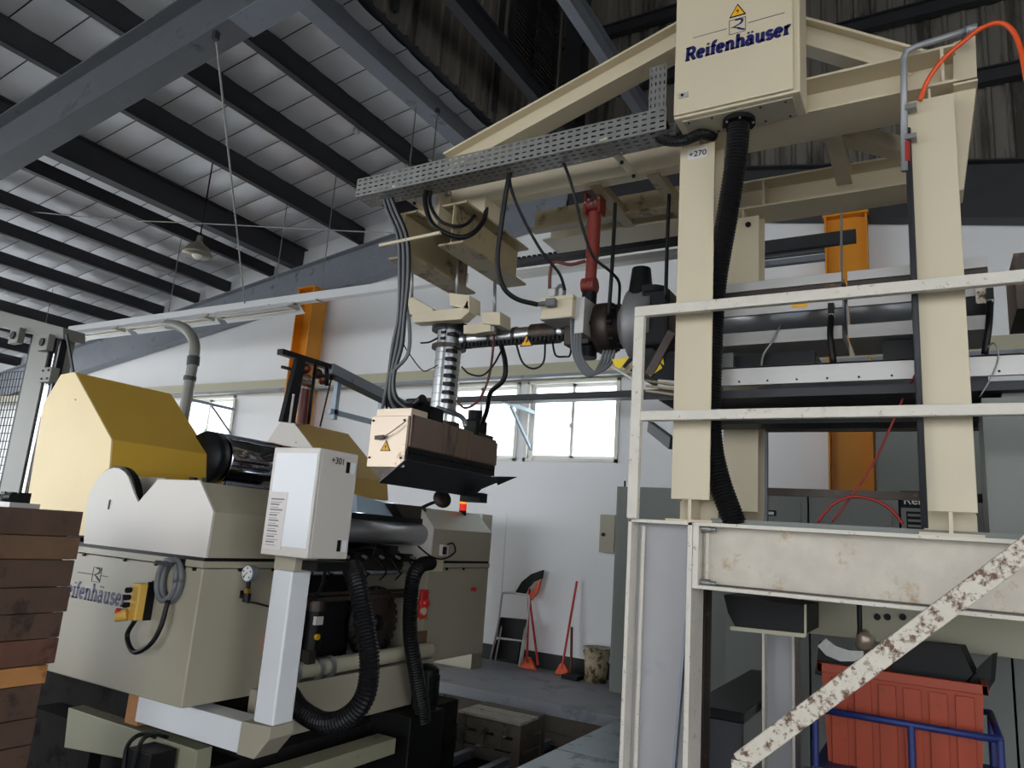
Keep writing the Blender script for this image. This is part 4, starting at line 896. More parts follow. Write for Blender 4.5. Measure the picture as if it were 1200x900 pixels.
MB().box(px0, px1, 2.9, 3.04, .66, 1.43).build('post', 'white_paint', cc, .01)
MB().prism([(px0-.07, 2.89, .65), (px1, 2.89, .66), (px1, 2.89, .6), (px0+.05, 2.89, .49), (px0-.075, 2.89, .49)], (0, .16, 0)).build('corner_gusset', 'machine_grey', cc, .003)
MB().box(-4.08, px0-.068, 2.9, 3.05, .49, .645).build('arm', 'white_paint', cc, .006)
MB().box(-4.2, -4.08, 2.92, 3.04, .46, .66).build('timber_block', 'wood_light', cc)
c = P(388, 663, X=-2.9); MB().box(-3.0, -2.85, 2.95, 3.2, 1.44, 1.49).build('gland_bar', 'black', cc); cable('gland_lead', [V(-2.93, 3.1, 1.45), P(376, 690, X=-3.0), P(362, 705, X=-3.1), P(357, 712, X=-3.3)], .01, 'rubber', cc)

# ------------------------------------------------------------------ pendant control hanging on the near frame
pc = thing('pendant_control', 'yellow pendant push button station with coiled cable on the machine front', 'pendant', P(155, 725, Y=2.70))
c = P(158, 705, Y=2.66)
MB().box(c.x-.035, c.x+.035, 2.65, 2.72, c.z-.1, c.z+.1).build('housing', 'pendant_yellow', pc, .008); MB().box(c.x+.03, c.x+.046, 2.70, 2.745, c.z-.1, c.z+.11).build('cover_edge', 'black', pc)
for k in range(3): MB().cyl((c.x-.035+.0, 2.645, c.z+.06-.04*k), (c.x-.03, 2.62, c.z+.06-.04*k), .016, 10).build('push_button', 'black', pc)
MB().cyl((c.x-.02, 2.64, c.z-.07), (c.x-.06, 2.60, c.z-.08), .034, 14).build('stop_base', 'pendant_yellow', pc); MB().cyl((c.x-.04, 2.61, c.z-.06), (c.x-.055, 2.59, c.z-.055), .02, 12).build('stop_button', 'red_plastic', pc)
MB().box(c.x+.02, c.x+.09, 2.73, 2.749, c.z+.095, c.z+.115).build('hook', 'black', pc)
cable('pendant_cable', [V(c.x, 2.68, c.z-.1), P(149, 745, Y=2.68), P(157, 764, Y=2.67), P(175, 756, Y=2.67), P(188, 735, Y=2.68), P(197, 703, Y=2.7)], .014, 'rubber', pc)
c = P(195, 680, Y=2.7); ring = []
for k in range(25): q = 2*math.pi*k/24; ring.append(c+V(.08*math.cos(q), 0, .11*math.sin(q)))
MB().tube(ring, .016, 8).build('cable_coil', 'grey_cable', pc); MB().tube([p+V(.015, .02, .004) for p in ring], .016, 8).build('cable_coil', 'grey_cable', pc); MB().tube([p+V(.004, .04, -.006) for p in ring], .016, 8).build('cable_coil', 'grey_cable', pc)
MB().box(c.x-.1, c.x+.06, 2.68, 2.749, c.z+.08, c.z+.1).build('coil_bracket', 'black', pc); MB().box(c.x+.04, c.x+.08, 2.735, 2.749, c.z-.06, c.z+.12).build('coil_plate', 'black', pc)

# ------------------------------------------------------------------ corrugated suction hoses beside the machine
cable('suction_hose', [P(412, 664, Y=3.45), P(420, 690, Y=3.4), P(427, 730, Y=3.38), P(433, 775, Y=3.36), P(428, 815, Y=3.34), P(408, 840, Y=3.32), P(380, 847, Y=3.3), P(352, 832, Y=3.3), P(340, 815, Y=3.35)], .06, 'rubber', label='black corrugated hose curling to the floor behind the white post', cat='hose', rib=(.02, .007))
cable('suction_hose', [P(504, 660, X=-3.42), P(494, 662, X=-3.34), P(485, 675, X=-3.3), P(481, 705, X=-3.28), P(481, 745, X=-3.26), P(487, 785, X=-3.25), P(494, 825, X=-3.25), P(496, 845, X=-3.25)], .056, 'rubber', label='black corrugated hose hanging from the far end of the roll machine', cat='hose', rib=(.02, .007))
# hydraulic pump in the pit
hp = thing('hydraulic_pump', 'black hydraulic tank with upright motor in the pit', 'pump', P(500, 860, X=-3.2))
c = P(508, 830, X=-3.3)
MB().box(c.x-.3, c.x+.06, c.y-.35, c.y+.06, -.4, c.z).build('tank', 'black', hp, .01); MB().cyl((c.x-.05, c.y-.05, c.z), (c.x-.05, c.y-.05, c.z+.28), .09, 18).build('motor', 'black', hp); MB().ball((c.x-.05, c.y-.05, c.z+.27), .088, 10, .5).build('motor_cap', 'black', hp)
for k in range(10): q = 2*math.pi*k/10; MB().cb((c.x-.05+.093*math.cos(q), c.y-.05+.093*math.sin(q), c.z+.13), .008, .008, .22).build('cooling_fin', 'black_sheet', hp)
# signal tower and mirror lamp on the far frame
st = thing('signal_tower', 'small red and amber signal light on the far end of the roll machine', 'signal light', P(542, 600, Y=5.5))
b0 = P(542, 600, Y=5.5); top_ = P(544, 580, Y=5.5); h_ = top_.z-b0.z
for nm, m_, f0, f1 in (('base', 'black', -.2, .08), ('red_lens', 'lamp_red', .08, .47), ('amber_lens', 'lamp_amber', .47, .78), ('cap', 'black', .78, 1.05)): MB().cyl((b0.x, 5.5, b0.z+h_*f0), (b0.x, 5.5, b0.z+h_*f1), .033, 14).build(nm, m_, st)
ml = thing('mirror_lamp', 'round dark lamp head on a bent arm above the far roll cover', 'lamp', P(495, 596, Y=4.9))
c = P(517, 586, Y=4.95); MB().lathe(c, V(.75, -.55, .35), [(0, 0), (0, .03), (.018, .075), (.024, .078), (.024, 0)], 18).build('head', 'steel_dark_hot', ml); cable('arm', [c, P(505, 590, Y=4.95), P(492, 596, Y=4.92)], .014, 'black', ml)
# ================================================================== LEFT FOREGROUND
xk = P(98, 600, Y=2.2).x
wc_ = thing('wooden_crate', 'tall crate of rough dark planks in the left foreground', 'crate', (xk-.4, 1.5, -.4))
bnd = [597, 628, 656, 688, 718, 748, 778, 800, 838, 868, 905, 960, 1010]
ends = [2.2, 2.215, 2.205, 2.21, 2.2, 2.2, 2.17, 2.16, 2.165, 2.16, 2.16, 2.16]
mm = ['wood_dark', 'wood_mid', 'wood_dark', 'wood_dark', 'wood_dark', 'wood_red', 'wood_light', 'wood_dark', 'wood_dark', 'wood_dark', 'wood_dark', 'wood_mid']
zz = [P(60, y, X=xk).z for y in bnd]
for k in range(12):
    MB().box(xk-.028-.006*(k % 2), xk-.004*((k*5) % 3), .75, ends[k], zz[k+1]+.002, zz[k]-.002).build('plank', mm[k], wc_, .003)
MB().box(xk-.9, xk-.03, .8, 2.155, -.4, zz[0]-.02).build('crate_core', 'wood_dark', wc_)
for y in (.9, 1.45, 2.0): MB().box(xk-.05, xk-.035, y, y+.06, -.4, zz[0]-.03).build('batten', 'wood_mid', wc_)
jq = thing('cable_junction', 'black junction box with two black cables on the beige base channel', 'junction box', P(165, 905, Y=2.75))
c = P(168, 888, Y=2.75)
MB().box(c.x-.1, c.x+.1, 2.72, 2.88, c.z-.15, c.z+.04).build('box', 'black', jq, .006)
for k in range(2):
    cable('cable', [c+V(-.1+.07*k, -.03, -.12), P(148+14*k, 878, Y=2.72), P(158+12*k, 864, Y=2.74), P(172+12*k, 860, Y=2.82), P(182+14*k, 864, Y=2.9)], .012, 'rubber', jq); MB().cyl(c+V(-.1+.07*k, -.03, -.16), c+V(-.1+.07*k, -.03, -.1), .016, 8).build('gland', 'zinc', jq)
MB().box(c.x-.1, c.x+.1, 2.76, 2.86, -.4, c.z-.15).build('bracket', 'black_sheet', jq)
# unit seen above the crate: small black valve block on a light tray
vb = thing('valve_block', 'black valve block with white terminals standing on the wooden crate', 'valve', P(20, 597, Y=1.9))
ztop = zz[0]-.004
c = V(P(18, 585, Y=1.95).x, 1.95, ztop)
MB().box(c.x-.12, c.x+.1, 1.88, 2.02, ztop, ztop+.025).build('tray', 'alu_strip', vb)
for dx in (-.09, -.03, .04): MB().cyl((c.x+dx, 1.92, ztop+.025), (c.x+dx, 1.92, ztop+.06), .022, 12).build('solenoid', 'black', vb); MB().box(c.x+dx-.02, c.x+dx+.02, 1.93, 1.99, ztop+.025, ztop+.075).build('valve_body', 'black_sheet', vb)
MB().cyl((c.x+.03, 1.90, ztop+.045), (c.x+.09, 1.90, ztop+.05), .024, 12).build('knob', 'black', vb)

# grey winder frame behind the near hood
YWd = 4.6
wd = thing('winder_frame', 'grey winder frame with slide rails and chrome rods behind the near yellow hood', 'machine frame', (-8.8, YWd, 0))
def pq(px, Y0, Y1, nm, m, par): return MB().prism([P(x, y, Y=Y0) for x, y in px], (0, Y1-Y0, 0)).build(nm, m, par, .004)
xq0, xq1 = P(22, 470, Y=YWd).x, P(44, 470, Y=YWd).x; zt = P(45, 385, Y=YWd).z
MB().box(xq0, xq1, YWd, YWd+.3, 0, zt).build('column', 'winder_grey', wd, .006)
MB().box(xq0-.07, xq0-.0, YWd+.02, YWd+.2, .3, zt-.1).build('slide_rail', 'black', wd)
MB().box(xq1, xq1+.02, YWd+.02, YWd+.2, .3, zt-.1).build('slide_rail', 'black', wd)
pq([(-60, 350), (0, 364), (74, 384), (74, 397), (0, 383), (-60, 370)], YWd-.02, YWd+.25, 'cross_head', 'winder_grey', wd)
for q in ((54, 402), (20, 394)): c = P(*q, Y=YWd-.05); MB().cb(c, .22, .08, .2).build('bearing_block', 'winder_grey', wd, .006); MB().cyl(c-V(0, .06, 0), c-V(0, .03, 0), .05, 12).build('bearing', 'black', wd)
for (x, ya, yb, m_, r_) in ((62, 392, 432, 'brass', .025), (70, 392, 440, 'chrome', .03), (50, 440, 560, 'chrome', .045), (57, 440, 540, 'chrome', .03)):
    a = P(x, ya, Y=YWd+.05); MB().cyl((a.x, a.y, P(x, yb, Y=YWd+.05).z-.5), a, r_, 12).build('rod', m_, wd)
c = P(58, 440, Y=YWd-.03); MB().cb(c, .22, .1, .18).build('slide_block', 'winder_grey', wd, .006)
for d in ((-.06, -.05), (.06, -.05), (-.06, .05), (.06, .05)): MB().cyl(c+V(d[0], -.06, d[1]), c+V(d[0], -.04, d[1]), .015, 6).build('bolt', 'black', wd)
c = P(46, 470, Y=YWd+.1); MB().box(c.x, c.x+.13, YWd+.1, YWd+.16, 1.2, P(46, 430, Y=YWd+.1).z).build('orange_guard', 'orange_paint', wd)
# wire mesh guard left of the frame
mg = MB(); mx0, mx1 = xq0-1.4, xq0-.1; mz0, mz1 = 1.2, zt-.5
for k in range(19): x = mx0+(mx1-mx0)*k/18; mg.box(x-.004, x+.004, YWd+.1, YWd+.108, mz0, mz1)
for k in range(22): z = mz0+(mz1-mz0)*k/21; mg.box(mx0, mx1, YWd+.108, YWd+.116, z-.005, z+.005)
tag(mg.build('mesh_guard', 'dark_steel', wd), kind='stuff')
MB().box(mx0-.05, mx0, YWd+.08, YWd+.14, 0, zt-.3).build('guard_post', 'winder_grey', wd)
MB().bar(P(78, 392, Y=YWd-.1), P(86, 437, Y=YWd-.1), .02, .03).build('guard_edge', 'dark_steel', wd)

# curved duct arm rising behind the near hood
da = thing('duct_arm', 'grey curved flat duct arm rising between the yellow hoods', 'arm', P(215, 490, Y=4.3))
YD = 4.3
MB().tube(cr([P(213, 500, Y=YD), P(220, 460, Y=YD), P(226, 425, Y=YD), P(228, 405, Y=YD), P(222, 390, Y=YD), P(210, 382, Y=YD), P(196, 380, Y=YD)], 6), .05, 10).build('duct', 'winder_grey', da)
MB().cyl(P(226, 428, Y=YD), P(227, 418, Y=YD), .058, 12).build('band', 'dark_steel', da); MB().cyl(P(222, 446, Y=YD), P(223, 441, Y=YD), .058, 12).build('band', 'dark_steel', da)
b0 = P(213, 500, Y=YD); MB().cyl((b0.x, YD, -.4), b0, .05, 10).build('duct', 'winder_grey', da)

# pipe rack with black riser at the far hood
pr_ = thing('pipe_rack', 'dark overhead pipe rack with black riser and maroon pipe above the far hood', 'pipe rack', P(335, 500, X=-4.95))
XPk = -5.05
MB().bar(P(328, 412, X=XPk), P(392, 432, X=XPk), .07, .05).build('rack_bar', 'black_sheet', pr_)
cha = P(385, 432, X=XPk); chb = P(470, 475, X=XPk)
MB().prof([(-.06, -.05), (.06, -.05), (.06, .05), (-.06, .05)], cha, chb).build('channel', 'grey_steel', pr_); MB().prof([(-.065, -.06), (.065, -.06), (.065, -.05), (-.065, -.05)], cha, chb).build('channel_lip', 'dark_steel', pr_)
r0_ = P(347, 420, X=XPk); MB().prism([P(345, 418, X=XPk), P(354, 420, X=XPk), P(341, 496, X=XPk), P(326, 494, X=XPk)], (.05, 0, 0)).build('riser', 'black_sheet', pr_); MB().cyl(P(344, 462, X=XPk+.06), P(339, 496, X=XPk+.06), .012, 8).build('riser_pipe', 'alu_strip', pr_)
MB().cyl(P(358, 452, X=XPk), P(353, 497, X=XPk), .045, 12).build('pipe', 'maroon', pr_)
for k in range(4): MB().cyl(P(358.5, 440+5*k, X=XPk), P(358, 442+5*k, X=XPk), .055, 12).build('pipe_ring', 'zinc' if k % 2 else 'copper', pr_)
for k, (x, y) in enumerate(((358, 432), (372, 438), (378, 445), (388, 440))): c = P(x, y, X=XPk); MB().ball(c, .05, 8).build('valve', 'copper' if k % 2 == 0 else 'steel_dark_hot', pr_)
for xa, ya, xb, yb, r_ in ((370, 425, 361, 497, .016), (391, 432, 375, 500, .008), (383, 430, 383, 452, .02)): MB().tube([P(xa, ya, X=XPk+.05), P(xb, yb, X=XPk+.05)], r_, 8).build('drop_pipe', 'rubber', pr_)
MB().tube([P(330, 430, X=XPk-.1), P(343, 433, X=XPk)], .015, 8).build('stub_pipe', 'black', pr_)
MB().box(P(430, 465, X=XPk).x-.2, P(430, 465, X=XPk).x-.15, chb.y-.9, chb.y-.1, chb.z-.25, chb.z-.2).build('rack_bracket', 'pale_blue', pr_)
for y in (-.85, -.15): MB().box(XPk-.2, XPk-.15, chb.y+y, chb.y+y+.05, chb.z-.3, chb.z+.1).build('rack_bracket', 'pale_blue', pr_)

# ================================================================== BACK WALL FITTINGS
# crane ledge beam
lg = thing('wall_ledge', 'beige ledge beam running along the white back wall above the windows', 'beam', (-6, YW-.1, 3.95))
MB().box(XL, XR, YW-.3, YW-.0, 3.96, 4.13).build('beam', 'cabinet_beige', lg); MB().box(XL, XR, YW-.32, YW-.28, 3.92, 3.965).build('lower_lip', 'grey_steel', lg)
# cable channel in front of the windows with brackets
cw = thing('wall_channel', 'dark steel channel on struts in front of the windows', 'channel', (-3.5, 8.3, 3.45))
zc = P(650, 464, Y=8.3).z
MB().box(-6.6, .5, 8.26, 8.36, zc-.05, zc+.03).box(-6.6, .5, 8.26, 8.46, zc-.055, zc-.045).build('channel', 'dark_steel', cw)
for (x, z_) in ((-5.0, 0), (-6.4, 0)):
    b_ = MB().bar((x, 8.3, zc-.05), (x, YW, zc-.05), .05, .05).build('bracket', 'pale_blue', cw); MB().bar((x, 8.5, zc-.08), (x, YW-.02, zc-.6), .03, .04).build('strut', 'pale_blue', b_); MB().box(x-.03, x+.03, YW-.05, YW, zc-.75, zc+.35).build('wall_rail', 'alu_strip', b_)
b_ = MB().bar(P(762, 500, Y=6.6), P(788, 520, Y=6.0), .05, .1).build('bracket', 'dark_steel', cw)
# left wall bracket under the ledge
wbk = thing('wall_bracket', 'grey triangular wall bracket under the ledge beside the left window', 'bracket', P(250, 480, Y=9))
MB().bar(P(222, 468, Y=8.4), P(275, 480, Y=8.95), .06, .05).build('arm', 'grey_steel', wbk); MB().bar(P(247, 474, Y=8.7), P(271, 509, Y=YW-.05), .03, .03).build('strut', 'grey_steel', wbk); MB().bar(P(276, 468, Y=YW-.04), P(270, 510, Y=YW-.04), .03, .03, (0, 1, 0)).build('rail', 'alu_strip', wbk)

# hanging light trunking with fluorescent fittings
lt = thing('light_trunking', 'long white lighting trunking hung below the roof with tube fittings', 'light fitting', (-9, 7.5, 4.8))
zt_ = P(300, 365, Y=7.5).z
xs0, xs1 = P(82, 393, Y=7.5).x, P(545, 340, Y=7.5).x
MB().box(xs0, xs1, 7.44, 7.56, zt_+.04, zt_+.17).build('trunking', 'white_paint', lt, .004)
for k, (xa, xb) in enumerate(((84, 145), (150, 247), (253, 345))):
    x0_, x1_ = P(xa, 390, Y=7.5).x, P(xb, 375, Y=7.5).x
    fx = MB().prism([(x0_, 7.3, zt_-.06), (x0_, 7.44, zt_+.06), (x0_, 7.56, zt_+.06), (x0_, 7.7, zt_-.06), (x0_, 7.68, zt_-.06), (x0_, 7.54, zt_+.04), (x0_, 7.46, zt_+.04), (x0_, 7.32, zt_-.06)], (x1_-x0_, 0, 0)).build('reflector', 'white_paint', lt)
    for yy in (7.43, 7.57): MB().cyl((x0_+.06, yy, zt_-.03), (x1_-.06, yy, zt_-.03), .02, 10).build('tube', 'bulb', fx)
    for xx_ in (x0_+.02, x1_-.06): MB().box(xx_, xx_+.04, 7.41, 7.59, zt_-.04, zt_+.02).build('lamp_holder', 'machine_grey', fx)


def rod(x, y0_, y1_, Y, label, r=.006, dx=0):
    a = P(x, y0_, Y=Y); b = P(x+dx, y1_, Y=Y)
    t = thing('hanging_rod', label, 'rod', b, 'thin rods hanging from the roof')
    MB().cyl((a.x, Y, b.z), a, r, 6).build('rod', 'zinc', t); MB().cb(a, .04, .05, .06).build('clip', 'dark_steel', t)
    MB().cb(V(a.x, Y, b.z), .04, .14, .02).build('saddle', 'zinc', t)
    return t


a = P(253, 42, Y=3.62); b = P(287, 358, Y=7.5)
t = thing('tie_rod', 'long slanting steel rod from the big grey rafter to the light trunking', 'rod', b); MB().cyl(a, b, .011, 8).build('rod', 'zinc', t); MB().cb(a, .05, .05, .08).build('clip', 'dark_steel', t)
rod(345, 180, 358, 7.5, 'thin rod holding the light trunking right of the bell lamp', .008, -20)
rod(402, 145, 352, 7.5, 'thin rod holding the light trunking next to the orange column', .008, -24)
rod(216, 260, 382, 7.5, 'thin rod holding the light trunking above the curved duct arm', .008, -18)
rod(68, 310, 395, 7.5, 'thin rod holding the left end of the light trunking', .008, -12)
rod(488, 122, 196, 6.6, 'left of two short rods above the cable tray', .008, -8)
rod(513, 130, 190, 6.6, 'right of two short rods above the cable tray', .008, -8)
# wire spanning the hall
tag(MB().tube(cr([P(-8, 243, Y=5.2), P(120, 256, Y=5.6), P(240, 262, Y=6.0), P(455, 273, Y=6.6), P(520, 275, Y=6.7)], 4), .008, 6).build('span_wire', 'zinc'), 'thin wire stretched across the hall below the roof', 'wire')
# bell lamp
bl = thing('bell_lamp', 'bell shaped metal pendant lamp hanging below the sloping roof', 'lamp', P(232, 300, Y=6))
c = P(232, 292, Y=6.0); zh = P(234, 263, Y=6.0).z
MB().lathe((c.x, 6, c.z-.05), (0, 0, 1), [(-.04, .2), (0, .19), (.08, .14), (.13, .07), (.16, .045), (.16, .0)], 24).build('shade', 'lamp_shade', bl); MB().cyl((c.x, 6, c.z+.1), (c.x, 6, c.z+.19), .04, 14).build('socket', 'lamp_shade', bl); MB().ball((c.x, 6, c.z-.07), .075, 10).build('bulb', 'bulb', bl)
MB().cyl((c.x, 6, c.z+.18), (c.x, 6, zpl(c.x)+.02), .01, 6).build('cord', 'black', bl); MB().cyl((c.x, 6, c.z+.18), (c.x, 6, c.z+.24), .02, 8).build('hook', 'black', bl)
c = P(418, 154, Y=6.9); tag(MB().ball(c, .05, 10, .8).build('smoke_detector', 'white_paint'), 'small white round detector on the underside of a dark purlin', 'detector')

# tall grey cabinet with open frame beside the roll machine
tc_ = thing('tall_cabinet', 'tall narrow grey cabinet between the roll machine and the white wall', 'cabinet', (-5.6, 8.5, 0))
zt2 = P(560, 602, Y=8.3).z; xr_ = P(573, 603, Y=8.45).x
MB().box(xr_-.75, xr_-.02, 8.32, 8.58, 0, zt2).build('body', 'machine_grey', tc_, .004); MB().box(xr_-.75, xr_, 8.3, 8.33, .02, zt2).build('door', 'machine_grey', tc_, .004)
MB().box(xr_-.14, xr_-.1, 8.28, 8.3, zt2-.6, zt2-.2).build('handle', 'cabinet_beige', tc_)
for z in (.3, .9, 1.4): MB().box(xr_-.02, xr_+.01, 8.29, 8.34, z, z+.08).build('hinge', 'zinc', tc_)
# grey cabinet behind the platform column
gc = thing('tall_cabinet', 'tall plain grey cabinet behind the left platform column', 'cabinet', (-3.05, 8.5, 0))
x0_ = P(722, 600, Y=8.5).x; zt3 = P(724, 570, Y=8.5).z
MB().box(x0_, x0_+1.7, 8.5, 9.0, 0, zt3).build('body', 'cabinet_grey', gc, .005)
for k in range(2): d_ = MB().box(x0_+.02+.84*k, x0_+.84+.84*k, 8.48, 8.5, .08, zt3-.03).build('door', 'cabinet_grey', gc, .004); MB().box(x0_+.75+.14*k, x0_+.78+.14*k, 8.46, 8.48, 1.0, 1.15).build('handle', 'black', d_)
MB().cyl((x0_+.06, 8.6, zt3), (x0_+.06, 8.6, zt3+.08), .012, 8).build('antenna', 'black', gc)
bx = P(712, 625, Y=YW-.06); wbx = thing('wall_box', 'small grey-green switch box on the white wall', 'switch box', bx)
MB().box(bx.x-.09, bx.x+.12, YW-.12, YW, bx.z-.25, bx.z+.24).build('body', 'machine_grey', wbx, .005); MB().cyl((bx.x-.03, YW-.14, bx.z-.02), (bx.x-.03, YW-.12, bx.z-.02), .025, 12).build('knob', 'black', wbx)

# folding step stool
ss = thing('step_stool', 'folding step stool with two black treads leaning on the wall', 'step stool', P(595, 778, Z=0))
Ys = 8.85
def sq(x, y, Y=Ys): return P(x, y, Y=Y)
MB().tube(cr([sq(574, 777), sq(584, 730), sq(588, 700), sq(592, 695), sq(616, 697), sq(620, 701), sq(619, 720), sq(611, 779)], 5), .014, 8).build('frame', 'alu_strip', ss)
MB().tube([sq(580, 775, Ys-.15), sq(590, 724, Ys)], .012, 8).build('rear_leg', 'alu_strip', ss); MB().tube([sq(608, 781, Ys-.15), sq(617, 726, Ys)], .012, 8).build('rear_leg', 'alu_strip', ss)
MB().prism([sq(588, 723), sq(618, 726), sq(615, 750), sq(584, 746)], (0, -.04, .0)).build('tread', 'black', ss, .004); MB().prism([sq(584, 749), sq(612, 752), sq(609, 774), sq(579, 771)], (0, -.06, .0)).build('tread', 'black', ss, .004)
# brooms
def broom(label, x0, y0, x1, y1, grp):
    t = thing('broom', label, 'broom', P(x0, y0, Z=0), grp); a = P(x0, y0, Y=8.95); b = P(x1, y1, Y=9.12)
    a.z = max(a.z, .08); MB().cyl(a, b, .016, 8).build('handle', 'red_plastic', t)
    return t, a, b


t, a, b = broom('red handled push broom standing head down by the step stool', 617, 783, 620, 690, 'long handled cleaning tools')
MB().prism([a+V(-.14, 0, -.07), a+V(.14, 0, -.07), a+V(.03, 0, .07), a+V(-.03, 0, .07)], (0, .05, 0)).build('head', 'orange_hose', t)
t, a, b = broom('upturned fan rake with orange head and black bristles by the step stool', 630, 786, 620, 697, 'long handled cleaning tools')
hc = P(623, 693, Y=9.1)
MB().prism([hc+V(-.05, 0, -.05), P(634, 678, Y=9.1), P(631, 690, Y=9.1), hc+V(.05, 0, -.06), hc+V(0, 0, -.12)], (0, .04, 0)).build('rake_head', 'orange_hose', t)
MB().prism([P(614, 697, Y=9.1), P(604, 694, Y=9.1), P(611, 682, Y=9.1), P(622, 673, Y=9.1), P(636, 668, Y=9.1), P(634, 678, Y=9.1), P(624, 682, Y=9.1), P(617, 690, Y=9.1)], (0, .05, 0)).build('bristles', 'black', t)
t, a, b = broom('red handled broom leaning alone on the white wall left of the bucket', 658, 789, 676, 681, 'long handled cleaning tools')
MB().prism([a+V(-.1, 0, -.07), a+V(.12, 0, -.07), a+V(.03, 0, .06), a+V(-.03, 0, .06)], (0, .05, 0)).build('head', 'orange_hose', t)
t = thing('dustpan', 'dustpan with short red handle beside the lone broom', 'dustpan', P(669, 791, Z=0))
MB().cyl(P(669, 788, Y=8.95), P(670, 735, Y=9.1), .018, 8).build('handle', 'maroon', t); c = P(672, 792, Y=8.9); MB().box(c.x-.1, c.x+.12, 8.75, 8.95, .0, .05).build('pan', 'black', t)
# bucket
bp = P(698, 799, Z=0); bk = thing('bucket', 'paint stained plastic bucket on the walkway by the wall', 'bucket', bp)
hb_ = .40; MB().lathe((bp.x, bp.y+.0, 0), (0, 0, 1), [(0, 0), (0, .13), (hb_, .165), (hb_, .15), (.04, .12), (.04, 0)], 24).build('body', 'bucket', bk); MB().lathe((bp.x, bp.y+.0, hb_-.06), (0, 0, 1), [(0, .16), (0, .172), (.012, .172), (.012, .16)], 24).build('rim_ring', 'bucket', bk); MB().lathe((bp.x, bp.y+.0, hb_-.01), (0, 0, 1), [(0, .163), (0, .176), (.02, .176), (.02, .163)], 24).build('rim', 'bucket', bk)
# wooden box pallet in the pit
wp = thing('wooden_box', 'small wooden pallet box with two pale top slats in the pit', 'box', (-3.85, 6.7, -.4))
X0, X1, Y0, Y1 = -4.12, -3.42, 6.42, 6.95
for y in (6.42, 6.62): MB().box(X0, X1, y, y+.17, -.025, 0).build('slat', 'wood_grey', wp, .003)
MB().box(X0, X1, 6.82, 6.95, -.025, 0).build('slat', 'wood_weathered', wp, .003)
for x in (X0, X1-.08):
    for y in (Y0+.01, Y1-.09): MB().box(x, x+.08, y, y+.08, -.4, -.025).build('corner_post', 'wood_weathered', wp)
for z in (-.14, -.27, -.39):
    MB().box(X0+.08, X1-.08, Y0+.015, Y0+.035, z, z+.1).build('side_board', 'wood_weathered', wp); MB().box(X1-.03, X1-.01, Y0+.09, Y1-.09, z, z+.1).build('side_board', 'wood_weathered', wp)
for x in (-3.9, -3.7): MB().box(x, x+.09, Y0, Y0+.02, -.25, -.1).build('cleat', 'wood_weathered', wp)
# rails in the pit
for x in (-3.55, -3.95): tag(MB().hbeam((x, 5.9, -.36), (x, 7.3, -.36), .08, .07).build('rail', 'grey_steel'), 'steel rail on the pit floor %s the wooden box' % ('under' if x < -3.7 else 'right of'), 'rail', 'pit rails')

# ================================================================== UNDER AND ON THE PLATFORM
YBn = 4.65
bn = thing('plastic_bin', 'red-orange ribbed plastic bin filled with black scrap under the platform', 'bin', (-.25, 5.0, .3))
xa, xb = P(957, 780, Y=YBn).x, P(1158, 800, Y=YBn).x; zr_ = P(1060, 790, Y=YBn).z
bz = .42
def frustum(mb, x0, x1, y0, y1, z0, X0_, X1_, Y0_, Y1_, z1): return mb.add([(x0, y0, z0), (x1, y0, z0), (x1, y1, z0), (x0, y1, z0), (X0_, Y0_, z1), (X1_, Y0_, z1), (X1_, Y1_, z1), (X0_, Y1_, z1)], [(0, 3, 2, 1), (0, 1, 5, 4), (1, 2, 6, 5), (2, 3, 7, 6), (3, 0, 4, 7)])
o = frustum(MB(), xa+.06, xb-.06, YBn+.05, YBn+.55, bz, xa+.02, xb-.02, YBn+.02, YBn+.58, zr_).build('shell', 'bin_orange', bn); sm = o.modifiers.new('s', 'SOLIDIFY'); sm.thickness = .012
MB().box(xa, xb, YBn, YBn+.03, zr_-.05, zr_).box(xa, xb, YBn+.57, YBn+.6, zr_-.05, zr_).box(xa, xa+.03, YBn, YBn+.6, zr_-.05, zr_).box(xb-.03, xb, YBn, YBn+.6, zr_-.05, zr_).build('rim', 'bin_orange', bn, .004)
n = 6
for k in range(n):
    x = xa+.05+(xb-xa-.1)*k/n+.02; w_ = (xb-xa-.1)/n-.035
    MB().prism([(x, YBn+.045, bz+.06), (x+w_, YBn+.045, bz+.06), (x+w_, YBn+.018, zr_-.07), (x, YBn+.018, zr_-.07)], (0, -.012, 0)).build('rib_panel', 'bin_orange', bn, .003)
# scrap in the bin
for k, (pts, lab) in enumerate((([(960, 752), (975, 760), (1000, 766), (1010, 780), (1000, 800), (955, 790), (958, 770)], 'black rubber sheet folded over the left end of the bin'),
                                ([(1050, 760), (1080, 752), (1125, 757), (1140, 790), (1130, 800), (1040, 800)], 'large black crumpled sheet standing in the bin'),
                                ([(1135, 795), (1148, 780), (1163, 766), (1160, 800), (1150, 815)], 'pointed black scrap at the right end of the bin'))):
    tag(MB().prism([P(x, y, Y=YBn+.1+.08*k) for x, y in pts], (.03, .12, .0)).build('rubber_scrap', 'black'), lab, 'scrap')
ap = [P(x, y, Y=YBn+.06) for x, y in ((958, 757), (968, 768), (985, 775), (1012, 775), (1012, 763), (994, 762), (979, 757), (968, 748))]
tag(MB().prism(ap, (0, .03, 0)).build('gasket', 'zinc'), 'curved pale gasket strip lying on the black rubber in the bin', 'gasket')
